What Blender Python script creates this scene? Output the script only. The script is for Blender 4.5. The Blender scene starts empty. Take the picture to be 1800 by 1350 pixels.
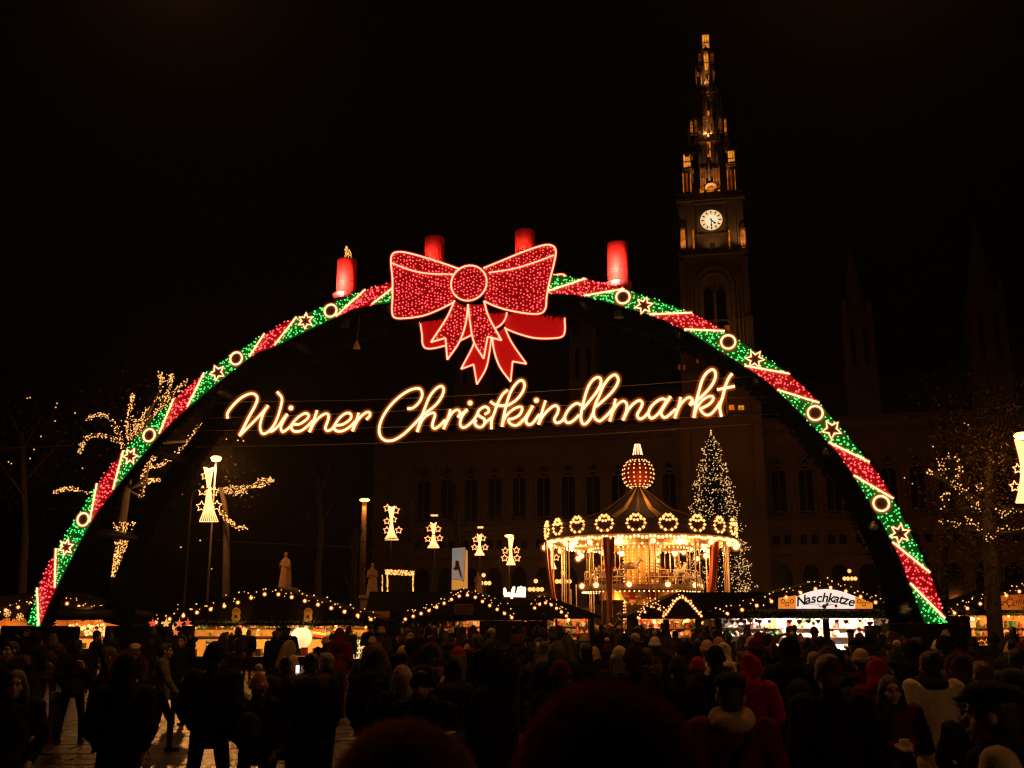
import bpy, bmesh, math, random
from mathutils import Vector, Matrix, noise
R = math.radians
random.seed(7)
SC = bpy.context.scene
COL = SC.collection

# ------------------------------------------------------------------ camera
CAM = Vector((0.0, 0.0, 2.1))
FPX = 1800.0                      # focal length in photograph pixels (36 mm on a 36 mm sensor)
PITCH = math.atan((1085 - 675) / FPX)
CP, SP = math.cos(PITCH), math.sin(PITCH)
cam_data = bpy.data.cameras.new('camera')
cam_data.sensor_width = 36; cam_data.lens = 36
cam_data.clip_start = 0.05; cam_data.clip_end = 2000
cam_data.dof.use_dof = True; cam_data.dof.focus_distance = 40; cam_data.dof.aperture_fstop = 3.2
cam_ob = bpy.data.objects.new('camera', cam_data); COL.objects.link(cam_ob)
cam_ob.location = CAM; cam_ob.rotation_euler = (R(90) + PITCH, 0, 0)
SC.camera = cam_ob

# ------------------------------------------------------------------ night sky, exposure
W = bpy.data.worlds.new('World'); SC.world = W; W.use_nodes = True
wt = W.node_tree; wt.nodes.clear()
wo = wt.nodes.new('ShaderNodeOutputWorld'); wb = wt.nodes.new('ShaderNodeBackground'); ws = wt.nodes.new('ShaderNodeTexSky')
ws.sky_type = 'NISHITA'; ws.sun_disc = False; ws.sun_elevation = R(-6); ws.sun_rotation = R(200)
wb.inputs['Strength'].default_value = 0.004
wt.links.new(ws.outputs['Color'], wb.inputs['Color']); wt.links.new(wb.outputs[0], wo.inputs['Surface'])
vs = SC.view_settings
vs.view_transform = 'Standard'; vs.look = 'None'; vs.exposure = 0.0; vs.gamma = 1.0; vs.use_curve_mapping = False
cy = SC.cycles
cy.use_denoising = True
cy.max_bounces = 5; cy.diffuse_bounces = 2; cy.glossy_bounces = 2; cy.transmission_bounces = 3; cy.transparent_max_bounces = 24
cy.sample_clamp_indirect = 4.0
cy.use_light_tree = True
cy.filter_width = 1.25

# ------------------------------------------------------------------ photogrammetry helpers: a pixel of the photograph to a point of the place
def ray(px, py):
    u = (675 - py) / FPX
    return Vector(((px - 900) / FPX, CP - SP * u, SP + CP * u))
def P(px, py, d):
    r = ray(px, py); return CAM + r * (d / r.y)
def at_height(px, py, z):
    r = ray(px, py); return CAM + r * ((z - CAM.z) / r.z)
TH = R(12)
AU = Vector((math.cos(TH), -math.sin(TH), 0)); AV = Vector((math.sin(TH), math.cos(TH), 0)); A0 = Vector((0, 35, 0))
def AP(px, py, off=0.0):
    r = ray(px, py)
    return CAM + r * ((off - (CAM - A0).dot(AV)) / r.dot(AV))

# ------------------------------------------------------------------ objects
def tag(o, label=None, cat=None, group=None, kind=None):
    if label: o['label'] = label
    if cat: o['category'] = cat
    if group: o['group'] = group
    if kind: o['kind'] = kind
    return o
def thing(name, loc, label, cat, group=None):
    o = bpy.data.objects.new(name, None); COL.objects.link(o); o.location = Vector(loc)
    o.empty_display_size = 0.2
    return tag(o, label, cat, group)
def wl(o):
    v = Vector((0, 0, 0))
    while o is not None:
        v += o.location; o = o.parent
    return v
def link(name, me, parent=None, loc=None):
    o = bpy.data.objects.new(name, me); COL.objects.link(o)
    if parent is not None: o.parent = parent
    if loc is not None: o.location = loc
    return o
def copy_tree(o, parent=None):
    c = o.copy(); COL.objects.link(c)
    if parent is not None: c.parent = parent
    for ch in list(o.children): copy_tree(ch, c)
    return c

class MB:
    def __init__(s): s.v = []; s.f = []; s.m = []; s.sm = []
    def add(s, vs, fs, m=0, smooth=False):
        b = len(s.v); s.v += [tuple(v) for v in vs]
        for f in fs: s.f.append([b + i for i in f]); s.m.append(m); s.sm.append(smooth)
        return s
    def box(s, c, size, rz=0.0, m=0, u=None):
        hx, hy, hz = size[0] / 2, size[1] / 2, size[2] / 2
        c = Vector(c); ca, sa = math.cos(rz), math.sin(rz); vs = []
        for z in (-hz, hz):
            for x, y in ((-hx, -hy), (hx, -hy), (hx, hy), (-hx, hy)):
                vs.append(c + Vector((x * ca - y * sa, x * sa + y * ca, z)))
        return s.add(vs, [(0, 3, 2, 1), (4, 5, 6, 7), (0, 1, 5, 4), (1, 2, 6, 5), (2, 3, 7, 6), (3, 0, 4, 7)], m)
    def hexa(s, b, t, m=0):      # four bottom points (ccw from above), four top points
        return s.add(list(b) + list(t), [(0, 3, 2, 1), (4, 5, 6, 7), (0, 1, 5, 4), (1, 2, 6, 5), (2, 3, 7, 6), (3, 0, 4, 7)], m)
    def tube(s, pts, r, n=6, m=0, closed=False, smooth=True, caps=True):
        pts = [Vector(p) for p in pts]; k = len(pts); rr = r if isinstance(r, (list, tuple)) else [r] * k
        ref = None; vs = []
        for i, p in enumerate(pts):
            if closed: t = pts[(i + 1) % k] - pts[i - 1]
            else: t = pts[min(i + 1, k - 1)] - pts[max(i - 1, 0)]
            if t.length < 1e-9: t = Vector((0, 0, 1))
            t.normalize()
            if ref is None: ref = Vector((0, 0, 1)) if abs(t.z) < 0.9 else Vector((0, 1, 0))
            a = ref - t * ref.dot(t)
            if a.length < 1e-6: a = t.orthogonal()
            a.normalize(); b = t.cross(a); ref = a
            for j in range(n):
                w = 2 * math.pi * j / n
                vs.append(p + (a * math.cos(w) + b * math.sin(w)) * rr[i])
        fs = []
        for i in range(k if closed else k - 1):
            i2 = (i + 1) % k
            for j in range(n):
                j2 = (j + 1) % n
                fs.append((i * n + j, i * n + j2, i2 * n + j2, i2 * n + j))
        if not closed and caps:
            fs.append(tuple(range(n - 1, -1, -1))); fs.append(tuple((k - 1) * n + j for j in range(n)))
        return s.add(vs, fs, m, smooth)
    def lathe(s, c, prof, n=12, m=0, smooth=False, a0=0.0, a1=2 * math.pi):
        c = Vector(c); full = abs(a1 - a0 - 2 * math.pi) < 1e-6; k = n if full else n + 1; vs = []
        for r, z in prof:
            for j in range(k):
                w = a0 + (a1 - a0) * j / n
                vs.append(c + Vector((max(r, 1e-4) * math.cos(w), max(r, 1e-4) * math.sin(w), z)))
        fs = []
        for i in range(len(prof) - 1):
            for j in range(n):
                j2 = (j + 1) % k
                fs.append((i * k + j, i * k + j2, (i + 1) * k + j2, (i + 1) * k + j))
        return s.add(vs, fs, m, smooth)
    def octa(s, c, r, m=0):
        c = Vector(c)
        return s.add([c + Vector(d) * r for d in ((1, 0, 0), (0, 1, 0), (-1, 0, 0), (0, -1, 0), (0, 0, 1), (0, 0, -1))],
                     [(0, 1, 4), (1, 2, 4), (2, 3, 4), (3, 0, 4), (1, 0, 5), (2, 1, 5), (3, 2, 5), (0, 3, 5)], m, True)
    def ball(s, c, r, m=0, n=8, k=5, sz=1.0):
        prof = [(r * math.sin(math.pi * i / k), -r * sz * math.cos(math.pi * i / k)) for i in range(k + 1)]
        return s.lathe(c, prof, n, m, True)
    def prism(s, poly, depth, m=0):     # polygon of 3D points, extruded along vector depth
        n = len(poly); poly = [Vector(p) for p in poly]; d = Vector(depth)
        vs = poly + [p + d for p in poly]
        return s.add(vs, [tuple(range(n)), tuple(range(2 * n - 1, n - 1, -1))] + [(i, i + n, (i + 1) % n + n, (i + 1) % n) for i in range(n)], m)
    def quad(s, a, b, c, d, m=0): return s.add([a, b, c, d], [(0, 1, 2, 3)], m)
    def mesh(s, name, mats, off=Vector((0, 0, 0))):
        me = bpy.data.meshes.new(name)
        me.from_pydata([(v[0] - off[0], v[1] - off[1], v[2] - off[2]) for v in s.v], [], s.f)
        for mt in (mats if isinstance(mats, (list, tuple)) else [mats]): me.materials.append(mt)
        me.polygons.foreach_set('material_index', s.m); me.polygons.foreach_set('use_smooth', s.sm)
        bm = bmesh.new(); bm.from_mesh(me); bmesh.ops.recalc_face_normals(bm, faces=bm.faces); bm.to_mesh(me); bm.free()
        me.update(); return me
    def build(s, name, mats, parent=None, kind=None, origin=None):
        off = wl(parent) if parent is not None else Vector((0, 0, 0))
        if parent is None and origin is None and s.v:
            n = len(s.v); zs = min(v[2] for v in s.v)
            origin = Vector((sum(v[0] for v in s.v) / n, sum(v[1] for v in s.v) / n, zs))
        if origin is not None: off = off if parent is not None else Vector(origin)
        o = link(name, s.mesh(name, mats, off), parent, None if parent is not None else off)
        if kind: o['kind'] = kind
        return o

def cr(pts, per=6, closed=False):       # Catmull-Rom through points
    pts = [Vector(p) for p in pts]; n = len(pts)
    if n < 3: return pts
    out = []
    for i in range(n if closed else n - 1):
        if closed: p0, p1, p2, p3 = pts[i - 1], pts[i], pts[(i + 1) % n], pts[(i + 2) % n]
        else:
            p1, p2 = pts[i], pts[i + 1]
            p0 = pts[i - 1] if i > 0 else p1 * 2 - p2
            p3 = pts[i + 2] if i + 2 < n else p2 * 2 - p1
        for k in range(per):
            t = k / per
            out.append(0.5 * ((2 * p1) + (p2 - p0) * t + (2 * p0 - 5 * p1 + 4 * p2 - p3) * t * t + (3 * p1 - p0 - 3 * p2 + p3) * t * t * t))
    if not closed: out.append(pts[-1])
    return out

# ------------------------------------------------------------------ materials (all procedural)
def mat(name, col, rough=0.7, col2=None, scale=6.0, bump=0.0, bscale=30.0, metal=0.0, spec=0.5, trans=None):
    m = bpy.data.materials.new(name); m.use_nodes = True; nt = m.node_tree
    b = nt.nodes['Principled BSDF']
    b.inputs['Roughness'].default_value = rough; b.inputs['Metallic'].default_value = metal
    b.inputs['Specular IOR Level'].default_value = spec
    c1 = (*col, 1); c2 = (*(col2 or [c * 0.6 for c in col]), 1)
    tc = nt.nodes.new('ShaderNodeTexCoord')
    nz = nt.nodes.new('ShaderNodeTexNoise'); nz.inputs['Scale'].default_value = scale; nz.inputs['Detail'].default_value = 5
    mx = nt.nodes.new('ShaderNodeMix'); mx.data_type = 'RGBA'
    mx.inputs[6].default_value = c1; mx.inputs[7].default_value = c2
    nt.links.new(tc.outputs['Object'], nz.inputs['Vector']); nt.links.new(nz.outputs['Fac'], mx.inputs[0])
    nt.links.new(mx.outputs[2], b.inputs['Base Color'])
    if bump:
        n2 = nt.nodes.new('ShaderNodeTexNoise'); n2.inputs['Scale'].default_value = bscale; n2.inputs['Detail'].default_value = 4
        bp = nt.nodes.new('ShaderNodeBump'); bp.inputs['Strength'].default_value = bump; bp.inputs['Distance'].default_value = 0.05
        nt.links.new(tc.outputs['Object'], n2.inputs['Vector']); nt.links.new(n2.outputs['Fac'], bp.inputs['Height']); nt.links.new(bp.outputs[0], b.inputs['Normal'])
    return m
def glow(name, col, strength=1.0, sample=False, base=(0.3, 0.3, 0.3), uneven=0):
    m = bpy.data.materials.new(name); m.use_nodes = True; nt = m.node_tree
    b = nt.nodes['Principled BSDF']
    b.inputs['Base Color'].default_value = (*base, 1)
    b.inputs['Emission Color'].default_value = (*col, 1); b.inputs['Emission Strength'].default_value = strength
    m.cycles.emission_sampling = 'AUTO' if sample else 'NONE'
    if uneven:      # patchy emission imitates uplight falling unevenly on stone
        tc = nt.nodes.new('ShaderNodeTexCoord'); nz = nt.nodes.new('ShaderNodeTexNoise'); nz.inputs['Scale'].default_value = uneven; nz.inputs['Detail'].default_value = 6
        mr = nt.nodes.new('ShaderNodeMapRange'); mr.inputs[1].default_value = .3; mr.inputs[2].default_value = .7; mr.inputs[3].default_value = strength * .25; mr.inputs[4].default_value = strength * 1.5
        nt.links.new(tc.outputs['Object'], nz.inputs['Vector']); nt.links.new(nz.outputs['Fac'], mr.inputs[0]); nt.links.new(mr.outputs[0], b.inputs['Emission Strength'])
    return m
def glow_shell(name, col, strength, fac):   # see-through emissive shell round a light, imitating lens bloom
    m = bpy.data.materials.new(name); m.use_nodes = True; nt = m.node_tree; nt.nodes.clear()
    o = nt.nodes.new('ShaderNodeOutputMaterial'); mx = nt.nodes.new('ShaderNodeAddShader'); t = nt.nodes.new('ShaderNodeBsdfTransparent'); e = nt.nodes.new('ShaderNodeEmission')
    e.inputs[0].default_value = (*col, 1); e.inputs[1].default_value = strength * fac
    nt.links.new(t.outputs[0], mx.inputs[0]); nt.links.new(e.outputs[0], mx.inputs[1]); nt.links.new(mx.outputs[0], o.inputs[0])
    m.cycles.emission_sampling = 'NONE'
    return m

M = {}
M['rope'] = glow('rope_light_core', (1.0, 0.47, 0.25), 2.8, True)
M['halo'] = glow_shell('rope_light_halo', (1.0, 0.25, 0.02), 0.6, 0.36)  # orange glow painted round the ropes in place of lens bloom
M['bow_rope'] = glow('pinkish_rope_light_core', (1.0, 0.36, 0.2), 2.3, True)
M['bow_halo'] = glow_shell('red_rope_light_halo', (1.0, 0.1, 0.03), 0.6, 0.42)
M['bow_halo_outer'] = glow_shell('red_rope_light_outer_halo', (1.0, 0.03, 0.01), 0.3, 0.3)
M['halo_outer'] = glow_shell('rope_light_outer_halo', (1.0, 0.16, 0.01), 0.3, 0.28)
M['led_red'] = glow('red_led', (1.0, 0.06, 0.07), 3.6)
M['led_green'] = glow('green_led', (0.04, 1.0, 0.15), 1.9)
M['led_warm'] = glow('warm_led', (1.0, 0.43, 0.12), 1.8)
M['led_white'] = glow('white_led', (1.0, 0.55, 0.2), 1.35)
M['bulb'] = glow('festoon_bulb', (1.0, 0.42, 0.15), 2.6)
M['bulb_halo'] = glow_shell('bulb_halo_shell', (1.0, 0.2, 0.015), 0.5, 0.3)  # glow painted round bulbs and globes, imitating lens bloom
M['net_red'] = glow('red_netting_led_glow', (0.6, 0.0, 0.004), 0.2, False, (0.25, 0.01, 0.01))  # netting emits a glow in place of LED light falling on it
M['net_red_backlit'] = glow('red_netting_backlight_glow', (0.6, 0.003, 0.004), 0.62, False, (0.25, 0.01, 0.01))  # emission stands in for LED light coming through the netting
M['net_green'] = glow('green_netting_led_glow', (0.0, 0.25, 0.03), 0.13, False, (0.01, 0.06, 0.015))  # emits the glow that the green LEDs would cast on it
M['garland'] = mat('fir_garland', (0.007, 0.013, 0.005), 0.95, (0.004, 0.008, 0.003), 9, 0.8, 40, 0, 0.1)
M['steel_dark'] = mat('dark_painted_steel', (0.02, 0.02, 0.02), 0.55, None, 5, 0.1)
M['steel'] = mat('brushed_stainless_steel', (0.6, 0.56, 0.5), 0.36, (0.45, 0.42, 0.4), 20, 0.05, 80, 0.75)
M['concrete'] = mat('dark_clad_block', (0.014, 0.013, 0.012), 0.9, (0.008, 0.008, 0.008), 2, 0.4, 12, 0, 0.15)
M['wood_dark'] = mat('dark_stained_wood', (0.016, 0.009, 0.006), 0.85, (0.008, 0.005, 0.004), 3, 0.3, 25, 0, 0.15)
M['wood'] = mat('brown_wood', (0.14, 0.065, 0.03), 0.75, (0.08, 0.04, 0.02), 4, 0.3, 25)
M['roof_dark'] = mat('dark_roofing_felt', (0.007, 0.006, 0.006), 0.9, None, 4, 0.3, 20, 0, 0.1)
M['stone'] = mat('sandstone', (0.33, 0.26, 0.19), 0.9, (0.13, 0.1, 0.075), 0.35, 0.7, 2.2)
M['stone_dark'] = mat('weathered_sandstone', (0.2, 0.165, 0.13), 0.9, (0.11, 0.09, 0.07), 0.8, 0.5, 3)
M['slate'] = mat('slate_roof', (0.05, 0.045, 0.045), 0.8, None, 2, 0.4, 5)
M['glass'] = mat('dark_window_glass', (0.012, 0.011, 0.012), 0.12, None, 2)
M['amber'] = glow('painted_niche_glow', (1.0, 0.22, 0.012), 0.6, False, (.05, .02, .01), 1.1)  # amber emission stands in for uplights on the tower stone
M['amber_hot'] = glow('painted_bright_glow', (1.0, 0.3, 0.025), 0.9, False, (.05, .02, .01), 1.3)
M['amber_dim'] = glow('painted_dim_glow', (1.0, 0.16, 0.012), 0.17, False, (.05, .02, .01), .9)
M['bark'] = mat('bark', (0.06, 0.045, 0.035), 0.9, (0.03, 0.024, 0.02), 8, 0.6, 20)
M['leaf'] = mat('autumn_leaf', (0.05, 0.03, 0.012), 0.8, (0.025, 0.016, 0.008), 3, 0, 30, 0, 0.15)
M['needle'] = mat('spruce_needles', (0.02, 0.045, 0.018), 0.8, (0.012, 0.028, 0.012), 3)
M['wire'] = mat('overhead_wire', (0.35, 0.28, 0.2), 0.4, None, 5, 0, 30, 0.8)
M['sodium'] = glow('sodium_lamp_glass', (1.0, 0.36, 0.07), 9.0)
M['cream'] = mat('cream_paint', (0.75, 0.62, 0.42), 0.7, (0.65, 0.5, 0.32), 4)
M['orange_wall'] = mat('ochre_board', (0.6, 0.34, 0.12), 0.7, (0.45, 0.24, 0.08), 3)
M['white'] = mat('white_paint', (0.8, 0.78, 0.74), 0.6, (0.7, 0.68, 0.64), 4)
M['gold'] = mat('gold_paint', (0.7, 0.42, 0.12), 0.38, (0.5, 0.28, 0.07), 5, 0.15, 20, 0.6)
M['red_paint'] = mat('red_paint', (0.45, 0.03, 0.02), 0.5, (0.35, 0.02, 0.02), 4)
M['black'] = mat('black_paint', (0.015, 0.012, 0.01), 0.6, None, 4)
M['pave'] = mat('wet_granite_paving', (0.055, 0.034, 0.02), 0.27, (0.03, 0.02, 0.013), 1.5, 0.5, 9, 0, .6)
# ================================================================== GROUND
g = MB(); g.quad((-260, -60, 0), (260, -60, 0), (260, 420, 0), (-260, 420, 0))
ground = g.build('ground', M['pave'], kind='structure', origin=(0, 0, 0))
# granite slabs that can be told apart on the wet square in front
slab_m = [mat('wet_slab_%s' % k, c, r, None, 3, 0.45, 14, 0, .6) for k, c, r in (('grey', (0.056, 0.034, 0.02), 0.26), ('dark', (0.04, 0.025, 0.016), 0.2), ('worn', (0.064, 0.038, 0.022), 0.33))]
slab_me = []
for m_ in slab_m:
    b = MB(); w, l = 1.17, 0.57
    b.hexa([(-w/2, -l/2, -.03), (w/2, -l/2, -.03), (w/2, l/2, -.03), (-w/2, l/2, -.03)], [(-w/2+.008, -l/2+.008, 0.012), (w/2-.008, -l/2+.008, 0.012), (w/2-.008, l/2-.008, 0.012), (-w/2+.008, l/2-.008, 0.012)])
    slab_me.append(b.mesh('paving_slab', m_))
rs = random.Random(3); n_sl = 0
for iy in range(20):
    y = 11.2 + iy * 0.6
    for ix in range(11):
        x = -9.6 + ix * 1.2 + (0.6 if iy % 2 else 0)
        if x < -0.54 * y - 0.6 or x > -.8: continue
        o = link('paving_slab', rs.choice(slab_me), ground, (x, y, 0.004 + rs.uniform(0, .004)))
        o.rotation_euler = (rs.uniform(-.009, .009), rs.uniform(-.007, .007), rs.uniform(-.003, .003))

# ================================================================== TOWN HALL (square to the arch, some 170 m away)
FA = Vector((34.8, 168, 0))
def FPX_uz(px, py, off=0.0):
    r = ray(px, py); p = CAM + r * ((off - (CAM - FA).dot(AV)) / r.dot(AV))
    return (p - FA).dot(AU), p.z
def T(u, v, z): return FA + AU * u + AV * v + Vector((0, 0, z))
def tbox(mb, u0, u1, v0, v1, z0, z1, m=0):
    b = [T(u0, v0, z0), T(u1, v0, z0), T(u1, v1, z0), T(u0, v1, z0)]
    mb.hexa(b, [p + Vector((0, 0, z1 - z0)) for p in b], m)
def toct(mb, u, v, r, z0, z1, r1=None, n=8, m=0, rot=R(22.5)):
    r1 = r if r1 is None else r1; vs = []
    for z, rr in ((z0, r), (z1, r1)):
        for k in range(n):
            a = rot + 2 * math.pi * k / n
            vs.append(T(u + rr * math.cos(a), v + rr * math.sin(a), z))
    mb.add(vs, [tuple(range(n - 1, -1, -1)), tuple(range(n, 2 * n))] + [(k, (k + 1) % n, n + (k + 1) % n, n + k) for k in range(n)], m)

tower = thing('clock_tower', FA, 'tall Gothic clock tower with amber lit niches and a pale clock face', 'tower')
def U(px, py, off=0.0): return FPX_uz(px, py, off)[0]
def Z(py, px=1250, off=0.0): return FPX_uz(px, py, off)[1]
V2 = 5.3          # half depth of the tower
ztop = Z
def archpoly(u0, u1, z0, zs, n=10, pointed=1.0):
    c = (u0 + u1) / 2; h = (u1 - u0) / 2
    pts = [(u0, z0), (u1, z0)]
    for k in range(n + 1):
        a = math.pi * k / n
        pts.append((c + h * math.cos(a), zs + h * pointed * math.sin(a)))
    return pts
def archring(mb, u0, u1, z0, zs, t, v0, v1, n=12, pointed=1.0, m=0):
    o = archpoly(u0 - t, u1 + t, z0, zs, n, pointed)[1:]; i = archpoly(u0, u1, z0, zs, n, pointed)[1:]
    o += [(u0 - t, z0)]; i += [(u0, z0)]
    for k in range(len(o) - 1):
        a, b, c, d = o[k], o[k + 1], i[k + 1], i[k]
        f = [T(p[0], v0, p[1]) for p in (a, b, c, d)]; bk = [T(p[0], v1, p[1]) for p in (a, b, c, d)]
        mb.add(f + bk, [(0, 1, 2, 3), (7, 6, 5, 4), (0, 4, 5, 1), (1, 5, 6, 2), (2, 6, 7, 3), (3, 7, 4, 0)], m)
def archpane(u0, u1, z0, zs, v, pointed=1.0):
    b = MB(); b.prism([T(p[0], v, p[1]) for p in archpoly(u0, u1, z0, zs, 10, pointed)], AV * .12); return b
# --- shaft
sb = MB(); hw = 5.6
tbox(sb, -hw, hw, 0, 11.2, 0, Z(650))
tbox(sb, -5.35, 5.35, .25, 10.9, Z(650), Z(446))
for s in (-1, 1):      # corner buttresses in steps
    tbox(sb, s * 5.9 - .8, s * 5.9 + .8, -.7, 1.0, 0, Z(690)); tbox(sb, s * 5.5 - .65, s * 5.5 + .65, -.35, 1.0, Z(690), Z(560)); tbox(sb, s * 5.35 - .5, s * 5.35 + .5, -.1, 1.0, Z(560), Z(455))
for u in (-4.5, -3.9, -3.3, 3.3, 3.9, 4.5): tbox(sb, u - .13, u + .13, .02, .4, Z(640), Z(470))
for u in (-4.2, -3.6, 3.6, 4.2):
    archring(sb, u - .2, u + .2, Z(560), Z(490), .1, .05, .3, 6, 1.6)
for k in range(-4, 5): tbox(sb, k * 1.2 - .12, k * 1.2 + .12, -.25, .2, Z(728), Z(660))
sb.build('shaft', M['stone'], tower)
def ring(name, py0, py1, half, vf, mt='stone_dark'):
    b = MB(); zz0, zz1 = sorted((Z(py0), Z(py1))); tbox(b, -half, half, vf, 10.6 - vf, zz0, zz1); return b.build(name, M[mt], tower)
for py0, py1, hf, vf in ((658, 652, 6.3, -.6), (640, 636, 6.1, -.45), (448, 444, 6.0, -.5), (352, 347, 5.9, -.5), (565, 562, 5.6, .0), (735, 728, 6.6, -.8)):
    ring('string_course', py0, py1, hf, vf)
def balustrade(py0, py1, half, vf, step=.75):
    b = MB(); z0, z1 = Z(py0), Z(py1)
    tbox(b, -half, half, vf, vf + .3, z1 - .22, z1); tbox(b, -half, half, vf, vf + .3, z0, z0 + .16)
    u = -half + .2
    while u < half: tbox(b, u, u + .28, vf + .03, vf + .27, z0 + .16, z1 - .22); u += step
    return b.build('balustrade', M['stone_dark'], tower)
balustrade(652, 641, 6.2, -.55); balustrade(446, 437, 6.0, -.45); balustrade(348, 339, 5.9, -.45)
# --- belfry window: stepped arch, two lancets
bw = MB(); archring(bw, -2.75, 2.75, Z(600), Z(500), .55, -.05, .3); archring(bw, -2.2, 2.2, Z(600), Z(503), .4, .0, .3)
bw.box(T(0, .05, (Z(600) + Z(515)) / 2), (.42, .4, Z(515) - Z(600)), -TH)
bo = bw.build('belfry_window', M['stone'], tower)
for s in (-1, 1):
    archpane(s * 1.05 - .78, s * 1.05 + .78, Z(600), Z(520), .12, 1.6).build('lancet_opening', M['glass'], bo)
lp = MB(); tbox(lp, 1.4, 2.4, .05, .18, Z(583), Z(573)); lp.build('jamb_glow', M['amber_dim'], bo)
# --- clock stage
cs = MB(); tbox(cs, -5.1, 5.1, .35, 10.6, Z(446), Z(350))
for s in (-1, 1):
    tbox(cs, s * 4.9 - .55, s * 4.9 + .55, -.1, 1.2, Z(438), Z(352)); tbox(cs, s * 3.1 - .22, s * 3.1 + .22, .0, .5, Z(438), Z(352))
tbox(cs, -2.7, 2.7, .05, .4, Z(412), Z(409.5)); tbox(cs, -2.9, 2.9, .0, .4, Z(357), Z(354))
tbox(cs, -.45, .45, .25, .6, Z(436), Z(426), 1)
cs.build('clock_stage', [M['stone'], M['black']], tower)
cu, cz = FPX_uz(1250, 387); cu = 0.0; CR = 1.92
cl = MB(); cl.lathe((0, 0, 0), [(0.01, -.12), (CR, -.12), (CR, 0.0), (0.01, 0.0)], 40)
rotm = Matrix((tuple(AU) + (0,), (0, 0, 1, 0), tuple(-AV) + (0,), (0, 0, 0, 1)))
def onclock(mb):       # local x=AU, y=up, z=towards viewer
    for i, v in enumerate(mb.v):
        v = Vector(v); p = T(0, 0, cz) + AU * v.x + Vector((0, 0, v.y)) - AV * v.z; mb.v[i] = tuple(p)
    return mb
M['dial'] = glow('opal_clock_dial', (1.0, 0.62, 0.27), 0.95); M['dial_in'] = glow('opal_clock_centre', (0.95, 0.8, 0.5), 1.0)
dial = onclock(cl).build('clock_face', M['dial'], tower)
c2 = MB(); c2.lathe((0, 0, 0.0), [(0.01, .004), (1.08, .004), (1.08, .02), (0.01, .02)], 32); onclock(c2).build('dial_centre', M['dial_in'], dial)
rim = MB(); rim.lathe((0, 0, 0), [(CR, -.12), (CR + .18, -.12), (CR + .18, .1), (CR, .1)], 40); onclock(rim).build('clock_rim', M['stone_dark'], dial)
for k in range(12):
    a = R(30 * k); b = MB(); ca, sa = math.sin(a), math.cos(a); w = .075
    q = [Vector((ca * r + sa * s_ * w, sa * r - ca * s_ * w, .03)) for r, s_ in ((1.2, -1), (1.2, 1), (1.72, 1.5), (1.72, -1.5))]
    b.prism(q, (0, 0, .03)); onclock(b).build('hour_mark', M['black'], dial)
for ang, ln, w in ((135, 1.05, .13), (180, 1.2, .1)):
    a = R(ang); b = MB(); d = Vector((math.sin(a), math.cos(a), 0)); p = Vector((d.y, -d.x, 0))
    b.prism([p * -w * .6 - d * .35 + Vector((0, 0, .09)), p * w * .6 - d * .35 + Vector((0, 0, .09)), p * w * .8 + d * ln * .6 + Vector((0, 0, .09)), p * w * 1.7 + d * ln * .8 + Vector((0, 0, .09)), d * ln + Vector((0, 0, .09)), p * -w * 1.7 + d * ln * .8 + Vector((0, 0, .09)), p * -w * .8 + d * ln * .6 + Vector((0, 0, .09))], (0, 0, .03))
    onclock(b).build('clock_hand', M['black'], dial)
# --- helper: emissive panel imitating uplit stone, between two colonnettes with a pinnacle above
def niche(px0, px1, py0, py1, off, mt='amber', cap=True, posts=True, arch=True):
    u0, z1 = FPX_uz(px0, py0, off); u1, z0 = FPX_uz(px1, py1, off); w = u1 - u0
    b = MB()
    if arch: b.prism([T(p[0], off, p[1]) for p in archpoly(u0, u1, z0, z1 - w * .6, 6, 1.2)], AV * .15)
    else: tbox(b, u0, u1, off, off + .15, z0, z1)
    o = b.build('niche_glow', M[mt], tower)
    if posts:
        c = MB(); t = max(.1, w * .16)
        for uu in (u0 - t * .4, u1 + t * .4): tbox(c, uu - t / 2, uu + t / 2, off - .3, off + .25, z0 - .15, z1 + .25)
        tbox(c, u0 - t, u1 + t, off - .3, off + .2, z0 - .35, z0 - .02)
        nm = max(1, round(w / .75))
        for q in range(1, nm + 1 if nm > 1 else 2):
            um = u0 + w * q / (nm + 1); tbox(c, um - t * .22, um + t * .22, off - .12, off, z0, z1 - w * .15)
        tbox(c, u0, u1, off - .1, off, z0 + (z1 - z0) * .42, z0 + (z1 - z0) * .42 + .14)
        if not cap:
            for q in range(nm + 2):
                um = u0 + w * q / (nm + 1); c.add([T(um - t * .5, off - .3, z1), T(um + t * .5, off - .3, z1), T(um + t * .5, off + .1, z1), T(um - t * .5, off + .1, z1), T(um, off - .1, z1 + w * .55)], [(0, 1, 4), (1, 2, 4), (2, 3, 4), (3, 0, 4)])
        if cap:
            m_ = (u0 + u1) / 2
            c.add([T(u0 - t, off - .3, z1 + .1), T(u1 + t, off - .3, z1 + .1), T(u1 + t, off + .3, z1 + .1), T(u0 - t, off + .3, z1 + .1), T(m_, off, z1 + w * 1.3 + .5)], [(0, 1, 4), (1, 2, 4), (2, 3, 4), (3, 0, 4), (3, 2, 1, 0)])
        c.build('niche_frame', M['stone'], o)
    return o
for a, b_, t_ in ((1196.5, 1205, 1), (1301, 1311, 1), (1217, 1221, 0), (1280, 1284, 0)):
    niche(a, b_, 404, 436, -.35 if t_ else -.1, 'amber', bool(t_), bool(t_))
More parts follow.
